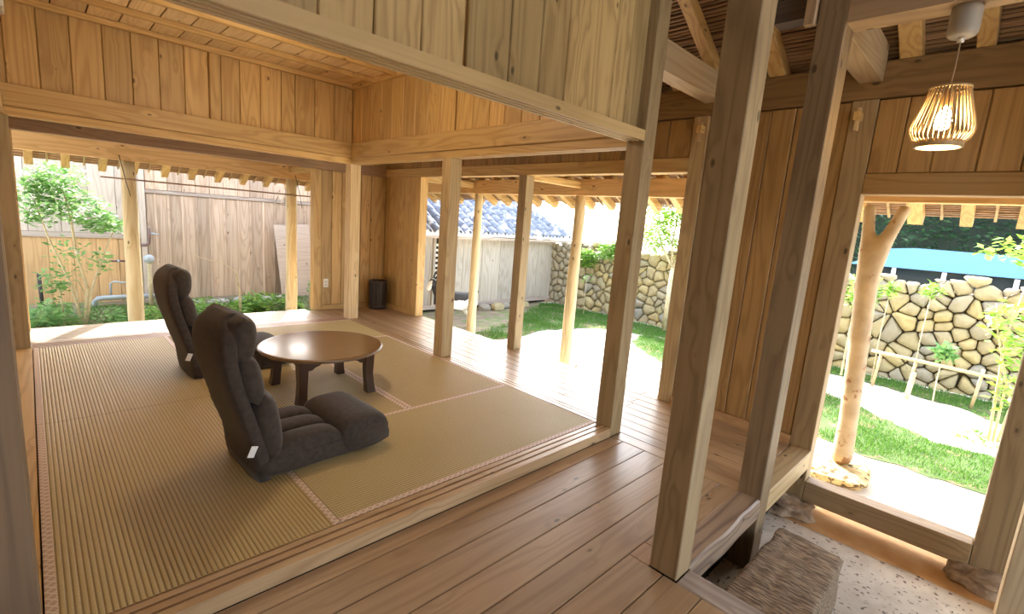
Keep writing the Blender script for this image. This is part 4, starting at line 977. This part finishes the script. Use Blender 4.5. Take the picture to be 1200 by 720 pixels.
plant('climbing_shrub', (5.2, -.42, .75), 'bright green shrub between trunk post and wall top', 'shrub', [([(0, 0, -1.2), (0, 0, 0)], .014, .008)], [(0, -.05, -.05, .12, .22, .28, 1)], 420, .08, M_LEAFB, 45)
# tall bright shrub close to the door
plant('young_tree', (3.95, -1.93, -.48), 'slender young tree with large bright leaves at the right of the doorway', 'tree',
      [([(0, 0, 0), (.03, .03, .5), (.0, .06, 1.0), (0, .02, 1.55)], .014, .006), ([(.03, -.06, 0), (.05, -.1, .5), (.08, -.16, 1.1), (.1, -.2, 1.7)], .013, .006), ([(0, -.03, 0), (0, -.02, .6), (-.05, .13, 1.1), (-.05, .18, 1.35)], .012, .005)],
      [(0, -.08, .55, .16, .16, .28, 1.3), (0, -.12, .95, .22, .28, .22, 2), (0, .08, 1.2, .22, .2, .2, 1.5), (0, -.25, 1.35, .25, .25, .25, 2), (.3, .05, 1.85, .25, .38, .16, 2.6), (.2, -.35, 1.7, .3, .3, .2, 1.6)], 900, .10, M_LEAFB, 50, flowers=14)
weeds('leafy_weeds', (3.95, -1.95, -.5), 'low weeds around the foot of the slender young tree', .2, .28, .08, 220, .06, M_LEAF, 51)

# bamboo rail in front of the stone wall
o = empty('bamboo_rail', (5.2, -1.2, -.49)); tag(o, 'low bamboo support rail tied to short stakes before the stone wall', 'rail')
M_BB = wood('y', (0.62, 0.47, 0.27), (0.46, 0.32, 0.16), .5, 0, .1)
tube('pole', [(5.2, -.70, -.03), (5.2, -1.95, -.07)], .022, M_BB, o)
for y, h in ((-.78, .48), (-1.14, .45), (-1.75, .50)): tube('stake', [(5.22, y, -.5), (5.22, y - .03, -.5 + h)], .018, M_BB, o)
tag(tube('support_stake', [(4.98, -1.17, -.50), (4.98, -1.19, -.16)], .028, M_BARK, None), 'short pale wooden stake beside the bamboo rail', 'stake')

# hedge and roadside behind the wall
def hedge(loc, label, sx, sy, sz, n, seed):
    g = np.random.default_rng(seed); P = np.stack([g.uniform(-sx, sx, n), g.uniform(-sy, sy, n), g.uniform(0, sz, n)], 1)
    P[:, 0] = -sx + (P[:, 0] + sx) * .35 + .12 * np.sin(P[:, 1] * 5) * np.cos(P[:, 2] * 6)
    o = empty('hedge', loc); tag(o, label, 'hedge')
    f = mk('foliage', leaves_mesh('foliage', P, .15, seed), M_LEAFD, o, local=True, loc=(0, 0, 0)); f['kind'] = 'stuff'
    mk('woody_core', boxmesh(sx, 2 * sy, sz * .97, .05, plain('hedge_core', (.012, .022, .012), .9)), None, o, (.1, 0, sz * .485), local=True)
hedge((12.4, -2.2, -.5), 'tall dark green hedge across the road beyond the stone wall', .6, 4.6, 3.6, 9000, 60)
# parked van
o = empty('parked_van', (8.4, -1.3, -.49)); tag(o, 'parked van with pale blue upper body seen above the stone wall', 'van')
M_VB = plain('pale_blue_paint', (.15, .34, .54), .3); M_VG = plain('dark_glass', (.02, .03, .035), .1); M_VW = plain('white_paint', (.85, .86, .88), .3); M_TY = plain('tyre', (.02, .02, .02), .8)
def vprism(name, pts, x0, x1, mat):  # outline in (y,z)
    return prism(name, pts, 'x', x0, x1, mat, o)
vprism('body', [(1.05, -.25), (1.10, .20), (1.02, .62), (-3.2, .62), (-3.25, -.2)], 8.05, 9.6, M_VW)
vprism('cabin', [(.35, .62), (.15, 1.00), (-3.1, 1.00), (-3.2, .62)], 8.12, 9.55, M_VG)
vprism('roof_panel', [(.28, 1.00), (.10, 1.10), (-.05, 1.30), (-.6, 1.36), (-2.9, 1.34), (-3.1, 1.02)], 8.05, 9.6, M_VB)
for y in (-.38, -1.05, -1.9): box('pillar', 8.09, 8.13, y - .03, y + .03, .62, 1.0, M_VW, o)
for y in (.55, -2.5):
    for xx in (8.06, 9.45): t_ = lathe('wheel', [(.01, 0), (.29, 0), (.31, .02), (.31, .14), (.29, .16), (.01, .16)], M_TY, o, (xx, y, -.19), 24); t_.rotation_euler = (0, pi / 2, 0)

# ------------------------------------------------------------------ stone wall
sw = empty('stone_wall', (5.95, 0.8, -.5)); tag(sw, 'dry stacked coral limestone garden wall', 'wall')
box('rubble_core', 6.06, 6.5, -4.2, 7.5, -.55, .80, noisemat('dark_core', (.10, .08, .05), (.16, .13, .08), 10, .95), sw)
def clip(poly, px_, py_, nx_, ny_):
    out = []
    for i in range(len(poly)):
        a, b = poly[i], poly[(i + 1) % len(poly)]
        da = (a[0] - px_) * nx_ + (a[1] - py_) * ny_; db = (b[0] - px_) * nx_ + (b[1] - py_) * ny_
        if da <= 0: out.append(a)
        if da * db < 0: t = da / (da - db); out.append((a[0] + (b[0] - a[0]) * t, a[1] + (b[1] - a[1]) * t))
    return out
seeds = []; y = -4.1; 
def top(y): return 0.93 + 0.05 * math.sin(y * 3.1) + 0.03 * math.sin(y * 7.7)
row = 0; z = -.5
while z < 1.0:
    y = -4.15 + R.uniform(0, .15)
    while y < 6.3:
        if R.random() > .12: seeds.append((y + R.uniform(-.06, .06), z + R.uniform(-.055, .055)))
        if R.random() < .22: seeds.append((y + .13 + R.uniform(-.03, .03), z + R.uniform(-.09, .09)))
        y += R.uniform(.15, .26)
    z += .165; row += 1
stones = []
for i, (y, z) in enumerate(seeds):
    poly = [(y - .35, z - .3), (y + .35, z - .3), (y + .35, z + .3), (y - .35, z + .3)]
    for j, (a, b) in enumerate(seeds):
        if i == j or abs(a - y) > .7 or abs(b - z) > .7: continue
        dx, dz = a - y, b - z; L = math.hypot(dx, dz)
        if L < .05:
            if j < i: poly = []; break
            continue
        poly = clip(poly, y + dx / 2 - dx / L * .003, z + dz / 2 - dz / L * .003, dx / L, dz / L)
        if len(poly) < 3: break
    if len(poly) < 3: continue
    poly = clip(poly, 0, -.55, 0, -1)
    if len(poly) < 3: continue
    poly = clip(poly, y, top(y) + R.uniform(-.03, .06), 0, 1)
    if len(poly) < 3: continue
    cy_ = sum(p[0] for p in poly) / len(poly); cz_ = sum(p[1] for p in poly) / len(poly)
    # resample/round corners
    q = []
    for k in range(len(poly)):
        a, b, c = poly[k - 1], poly[k], poly[(k + 1) % len(poly)]
        q.append(((a[0] * .15 + b[0] * .85), (a[1] * .15 + b[1] * .85))); q.append(((c[0] * .15 + b[0] * .85), (c[1] * .15 + b[1] * .85)))
    ar = abs(sum(q[k - 1][0] * q[k][1] - q[k][0] * q[k - 1][1] for k in range(len(q)))) / 2
    if ar < .003: continue
    V = []; m_ = len(q); dep = R.uniform(.05, .10)
    for s, dx in ((1.0, .10), (1.0, .03), (.93, -.012), (.62, -.012 - dep * .35)):
        for (a, b) in q: V.append((dx + R.uniform(-.008, .008), (a - cy_) * s * R.uniform(.96, 1.02), (b - cz_) * s * R.uniform(.96, 1.02)))
    V.append((-.015 - dep * .42, 0, 0)); F = []
    for s in range(3):
        for k in range(m_): l = (k + 1) % m_; F.append((s * m_ + k, s * m_ + l, (s + 1) * m_ + l, (s + 1) * m_ + k))
    for k in range(m_): F.append((3 * m_ + k, 3 * m_ + (k + 1) % m_, 4 * m_))
    stones.append((ar, V, F, cy_, cz_))
def vis(s): return -2.2 < s[3] < 4.9
vs_ = sorted([s for s in stones if vis(s)], key=lambda s: -s[0]); keep = vs_[:295]; rest = vs_[295:] + [s for s in stones if not vis(s)]
for ar, V, F, a, b in keep:
    mk('stone', me('stone', V, F, True), M_STONE, sw, (5.97 + R.uniform(-.02, .02), a, b))
if rest:
    V, F = join([([(v[0] + 5.97, v[1] + a, v[2] + b) for v in V], F) for ar, V, F, a, b in rest])
    o = mk('small_stones', me('small_stones', V, F, True), M_STONE, sw, (0, 0, 0)); o['kind'] = 'stuff'
# loose stones at the foot of the shed
for k, (x, y, s) in enumerate(((3.7, 5.35, .13), (4.0, 5.30, .15), (4.3, 5.38, .11), (4.75, 5.30, .14))):
    tag(rock('loose_stone', s, s * .7, s * .6, (x, y, -.44), M_STONE, None, k + 60, 3, .25, 2.6), ['leftmost loose stone at the foot of the grey shed', 'loose stone next to the leftmost one by the shed', 'small loose stone in the middle of the row by the shed', 'rightmost loose stone before the grey shed'][k], 'stone', 'loose stones by the shed')

# ------------------------------------------------------------------ grey shed with tiled roof
sh = empty('tiled_shed', (4.3, 5.9, -.5)); tag(sh, 'low grey weathered board shed with a tiled roof in the side garden', 'shed')
box('core', 2.0, 6.0, 5.68, 8.2, -.40, .92, M_DARK, sh)
M_SHB = wood('z', (0.48, 0.42, 0.34), (0.32, 0.27, 0.205), .8, .3, .12, .4)
SE = [2.9, 3.10, 3.32, 3.80, 4.30, 4.84, 4.92, 5.45, 6.05]
planks('shed_board', sh, 'x', SE, ('y', (5.64, 5.68)), ('z', (-.36, .93)), M_SHB)
planks('shed_board', sh, 'x', [2.0, 2.3, 2.55, 2.64], ('y', (5.64, 5.68)), ('z', (-.36, .93)), M_SHB)
for z in (.0,): pass
for k in range(9): box('lattice_slat', 2.66, 2.89, 5.625, 5.645, -.02 + k * .095, .025 + k * .095, plain('bleached_slat', (.72, .66, .55), .8) if k == 0 else bpy.data.materials['bleached_slat'], sh)
for xx in (2.62, 2.9): box('lattice_frame', xx - .025, xx + .025, 5.60, 5.64, -.36, .93, M_SHB, sh)
box('base_beam', 1.98, 6.08, 5.60, 5.70, -.44, -.36, greyw('x'), sh)
for xx in (2.1, 3.3, 4.5, 5.9): box('foundation_block', xx - .1, xx + .1, 5.6, 5.75, -.52, -.44, M_ROCK, sh)
box('eave_board', 1.7, 6.40, 5.38, 5.42, .90, .95, greyw('x'), sh)
# roof plane from eave y=5.35 z=.98 rising to y=7.4
ey, ez, sl_ = 5.33, 0.97, 0.60
slab('roof_bed', [(1.7, ey, ez), (6.45, ey, ez), (5.3, ey + 1.9, ez + 1.9 * sl_), (1.7, ey + 1.9, ez + 1.9 * sl_)], .04, M_MORTAR, sh)
ang = math.atan(sl_)
def tile_mesh():
    V, F = [], []
    for i, (l, r) in enumerate(((-.13, .082), (.13, .058))):
        for j in range(7):
            a = pi * j / 6; V.append((r * math.cos(a), l, r * math.sin(a)))
        for j in range(7):
            a = pi * j / 6; V.append(((r - .014) * math.cos(a), l, (r - .014) * math.sin(a)))
    for j in range(6):
        F.append((j, j + 1, 14 + j + 1, 14 + j)); F.append((7 + j, 21 + j, 21 + j + 1, 7 + j + 1)); F.append((j, 7 + j, 8 + j, j + 1))
    x = me('roof_tile', V, F, True); x.materials.append(M_TILE); return x
tm = tile_mesh()
for k in range(21):
    x = 1.8 + .225 * k
    lim = min(1.9, (6.35 - x) * 1.65)
    t = 0
    while t * .235 < lim / math.cos(ang) - .1:
        d = .12 + t * .235; mk('roof_tile', tm, None, sh, (x, ey + d * math.cos(ang), ez + .045 + d * math.sin(ang) - .008), (ang, 0, 0)); t += 1
    m2 = boxmesh(.07, .03, .05, .01, M_MORTAR); mk('mortar_end', m2, None, sh, (x, ey + .01, ez + .065))
tube('hip_ridge', [(6.43, ey + .02, ez + .10), (5.30, ey + 1.9, ez + 1.9 * sl_ + .12)], .075, M_MORTAR, sh, 10)
# side slope behind the hip
slab('roof_bed', [(6.45, ey, ez), (6.45, 8.2, ez), (5.3, 8.0, ez + 1.9 * sl_), (5.3, ey + 1.9, ez + 1.9 * sl_)], .04, M_TILE, sh)
# soil patches and lawns
def inpoly(P, poly):
    c = np.zeros(len(P), bool); n = len(poly)
    for i in range(n):
        x1, y1 = poly[i]; x2, y2 = poly[(i + 1) % n]
        k = ((y1 > P[:, 1]) != (y2 > P[:, 1])) & (P[:, 0] < (x2 - x1) * (P[:, 1] - y1) / (y2 - y1 + 1e-12) + x1); c ^= k
    return c
def patch(name, poly, mat, label, z=-.488, kind='structure'):
    # dense irregular outline
    pts = []
    for i in range(len(poly)):
        a, b = poly[i], poly[(i + 1) % len(poly)]; n = max(2, int(math.hypot(b[0] - a[0], b[1] - a[1]) / .06))
        for k in range(n):
            t = k / n; x = a[0] + (b[0] - a[0]) * t; y = a[1] + (b[1] - a[1]) * t
            pts.append((x + .09 * mn.noise(Vector((x * 6, y * 6, 1))), y + .09 * mn.noise(Vector((x * 6, y * 6, 7)))))
    bm = bmesh.new(); vs = [bm.verts.new((x, y, gz(x, y) + (.03 if y > 5.9 and x < 2 else .007))) for x, y in pts]; f = bm.faces.new(vs)
    if f.normal.z < 0: f.normal_flip()
    bmesh.ops.triangulate(bm, faces=[f]); x = bpy.data.meshes.new(name); bm.to_mesh(x); bm.free()
    return tag(mk(name, x, mat), label, kind=kind)
def grass(poly, n, h, seed, label, mat=M_BLADE):
    g = np.random.default_rng(seed); a = np.array(poly); lo, hi = a.min(0), a.max(0)
    P = g.uniform(lo, hi, (n * 3, 2)); P = P[inpoly(P + g.normal(0, .05, P.shape), poly)][:n]
    # clumping
    dn = np.array([mn.noise(Vector((x * 2.2, y * 2.2, seed))) for x, y in P]); P = P[g.uniform(-.75, .5, len(P)) < dn]
    m_ = len(P); z = np.array([gz(x, y) for x, y in P]) + .015
    th = g.uniform(0, 2 * pi, m_); w_ = .004; hh = h * g.uniform(.5, 1.3, m_)
    dx, dy = np.cos(th) * w_, np.sin(th) * w_; lx, ly = g.normal(0, .35, m_) * hh, g.normal(0, .35, m_) * hh
    V = np.stack([np.stack([P[:, 0] - dx, P[:, 1] - dy, z], 1), np.stack([P[:, 0] + dx, P[:, 1] + dy, z], 1), np.stack([P[:, 0] + lx, P[:, 1] + ly, z + hh], 1)], 1).reshape(-1, 3)
    o = mk('grass', fast_mesh('grass', V, np.arange(m_ * 3).reshape(-1, 3)), mat); tag(o, label, 'grass'); o['kind'] = 'stuff'
LA = [(2.5, -4), (2.47, -1.9), (2.45, -1.15), (2.55, -.75), (2.95, -.3), (3.45, .6), (3.6, 1.4), (3.85, 1.85), (4.3, 2.35), (4.95, 2.5), (5.0, 1.6), (4.7, .6), (4.03, -.86), (3.45, -1.5), (3.5, -2.03), (3.5, -4)]
LB = [(4.8, -4), (4.82, -2.0), (5.1, -1.7), (5.33, -.67), (5.35, .5), (5.15, 1.8), (4.95, 2.5), (4.58, 3.24), (3.57, 3.58), (2.6, 3.42), (2.0, 3.55), (2.05, 3.85), (3.3, 4.2), (4.1, 4.7), (5.6, 5.5), (5.84, 5.3), (5.84, -4)]
SD = [(1.25, 3.6), (2.0, 3.6), (2.1, 3.8), (3.3, 4.15), (4.15, 4.65), (5.6, 5.45), (5.8, 5.9), (3, 6.0), (1.25, 6.0)]
BG = [(-4.5, 5.0), (1.9, 5.0), (1.9, 7.62), (-4.5, 7.62)]
patch('lawn', LA, M_LAWN, 'curved lawn patch in front of the entrance door')
patch('lawn', LB, M_LAWN, 'shaded lawn strip along the stone wall')
patch('soil', SD, M_SOIL, 'bare soil in front of the grey shed')
patch('soil', BG, M_SOIL, 'soil of the rear garden bed')
grass(LA, 52000, .028, 71, 'sunlit green grass on the curved lawn patch outside the entrance door')
grass(LB, 60000, .038, 72, 'shaded green grass along the foot of the stone wall')
grass([(-2.7, 6.0), (1.2, 6.0), (1.2, 7.3), (-2.7, 7.3)], 16000, .04, 73, 'thin grass in the rear garden bed before the fence', M_BLADE)

# fallen leaf and twig on the veranda edge
o = empty('dry_twig', (1.16, .20, -.49)); tag(o, 'dry curled twig lying just outside the veranda edge', 'twig')
tube('stick', [(1.10, .42, -.47), (1.15, .2, -.44), (1.16, .05, -.46)], .006, M_BARK, o); tube('stick', [(1.15, .2, -.44), (1.2, .22, -.36)], .005, M_BARK, o)
V = [(0, 0, 0), (.035, .012, .012), (.075, 0, .02), (.035, -.016, .015)]
tag(mk('dry_leaf', me('dry_leaf', V, [(0, 1, 2), (0, 2, 3)]), plain('orange_leaf', (.55, .25, .06), .7), None, (1.03, .98, -.056), (0, 0, .6)), 'curled orange dry leaf on the veranda edge', 'leaf')

# ------------------------------------------------------------------ goat
def goat():
    gx, gy = 2.04, 4.25
    o = empty('goat', (gx, gy, -.49)); tag(o, 'black and white goat standing beside the veranda near the shed', 'goat')
    J = {  # local, facing -x; head turned a little toward the viewer
        'hip': (.42, 0, .52, .115), 'mid': (.12, 0, .49, .145), 'chest': (-.18, 0, .51, .135), 'neck': (-.36, -.01, .60, .085), 'neck2': (-.47, -.03, .72, .06), 'poll': (-.53, -.05, .82, .06), 'muz': (-.64, -.08, .74, .042), 'nose': (-.70, -.10, .69, .03),
        'rump': (.53, 0, .53, .08), 'tail': (.60, 0, .60, .022), 'tail2': (.66, 0, .61, .014),
        'sl': (-.20, .075, .40, .06), 'el': (-.19, .08, .30, .035), 'kl': (-.20, .08, .18, .026), 'fl': (-.20, .08, .05, .018), 'hl': (-.22, .08, .012, .024),
        'sr': (-.20, -.075, .40, .06), 'er': (-.19, -.08, .30, .035), 'kr': (-.21, -.08, .18, .026), 'fr': (-.21, -.08, .05, .018), 'hr': (-.23, -.08, .012, .024),
        'tl': (.45, .08, .42, .075), 'nl': (.38, .085, .30, .045), 'ol': (.50, .085, .20, .024), 'pl': (.49, .085, .06, .018), 'ql': (.47, .085, .012, .024),
        'tr': (.45, -.08, .42, .075), 'nr': (.38, -.085, .30, .045), 'orr': (.50, -.085, .20, .024), 'pr': (.49, -.085, .06, .018), 'qr': (.47, -.085, .012, .024)}
    E_ = [('hip', 'mid'), ('mid', 'chest'), ('chest', 'neck'), ('neck', 'neck2'), ('neck2', 'poll'), ('poll', 'muz'), ('muz', 'nose'), ('hip', 'rump'), ('rump', 'tail'), ('tail', 'tail2'),
          ('chest', 'sl'), ('sl', 'el'), ('el', 'kl'), ('kl', 'fl'), ('fl', 'hl'), ('chest', 'sr'), ('sr', 'er'), ('er', 'kr'), ('kr', 'fr'), ('fr', 'hr'),
          ('hip', 'tl'), ('tl', 'nl'), ('nl', 'ol'), ('ol', 'pl'), ('pl', 'ql'), ('hip', 'tr'), ('tr', 'nr'), ('nr', 'orr'), ('orr', 'pr'), ('pr', 'qr')]
    J = {k: (v[0] * .8, *v[1:]) for k, v in J.items()}
    bm = bmesh.new(); d = {k: bm.verts.new(v[:3]) for k, v in J.items()}
    for a, b in E_: bm.edges.new((d[a], d[b]))
    x = bpy.data.meshes.new('body'); bm.to_mesh(x); bm.free()
    mt, n, b = new_mat('goat_coat'); tc = N(n, 'ShaderNodeTexCoord'); sp = N(n, 'ShaderNodeSeparateXYZ'); n.links.new(tc.outputs['Object'], sp.inputs[0])
    nz = N(n, 'ShaderNodeTexNoise'); nz.inputs['Scale'].default_value = 6; n.links.new(tc.outputs['Object'], nz.inputs['Vector'])
    wob = math_(n, 'MULTIPLY_ADD', nz.outputs['Fac'], .2, -.1)
    xx = math_(n, 'ADD', sp.outputs[0], wob); zz = math_(n, 'ADD', sp.outputs[2], wob)
    front = math_(n, 'MULTIPLY', math_(n, 'LESS_THAN', xx, -.25), math_(n, 'GREATER_THAN', xx, -.50))
    back = math_(n, 'MULTIPLY', math_(n, 'GREATER_THAN', zz, .50), math_(n, 'GREATER_THAN', xx, -.12))
    legs = math_(n, 'LESS_THAN', zz, .30)
    k = math_(n, 'MAXIMUM', math_(n, 'MAXIMUM', front, back), math_(n, 'MULTIPLY', legs, math_(n, 'LESS_THAN', xx, 0.0)))
    c = mixc(n, k, (.82, .78, .72), (.025, .022, .02)); n.links.new(c, b.inputs['Base Color']); b.inputs['Roughness'].default_value = .8
    bo = mk('body', x, mt, o, (0, 0, 0), local=True)
    sm = bo.modifiers.new('skin', 'SKIN'); sm.use_smooth_shade = True
    for v, kk in zip(x.skin_vertices[0].data, J): v.radius = (J[kk][3] * .92, J[kk][3])
    x.skin_vertices[0].data[0].use_root = True
    s2 = bo.modifiers.new('sub', 'SUBSURF'); s2.levels = 2; s2.render_levels = 2
    blk = plain('goat_black', (.03, .026, .024), .7)
    for s in (-1, 1):
        tube('horn', [(-.40, -.05 + s * .03, .86), (-.36, -.05 + s * .045, .94), (-.31, -.05 + s * .06, .98)], [.014, .011, .004], blk, bo, 8, local=True)
        loft('ear', [(.0, 0, 0, .006, .012, 2), (.05, .0, -.01, .01, .026, 2), (.10, 0, -.03, .004, .008, 2)], blk, bo, 'x', 12).location = (-.415, -.05 + s * .055, .83)
        COL.objects[-1].rotation_euler = (0, .3, s * 1.4)
        rock('eye', .009, .009, .009, (0, 0, 0), blk, bo, 1, 2, 0, 2).location = (-.468, -.063 + s * .043, .795)
    tube('collar', [(-.32 + .06 * math.cos(a) * .6, -.02 + .075 * math.sin(a), .64 + .05 * math.cos(a)) for a in [2 * pi * i / 16 for i in range(17)]], .007, plain('pink_collar', (.7, .35, .35), .6), o, 6, local=True)
goat()
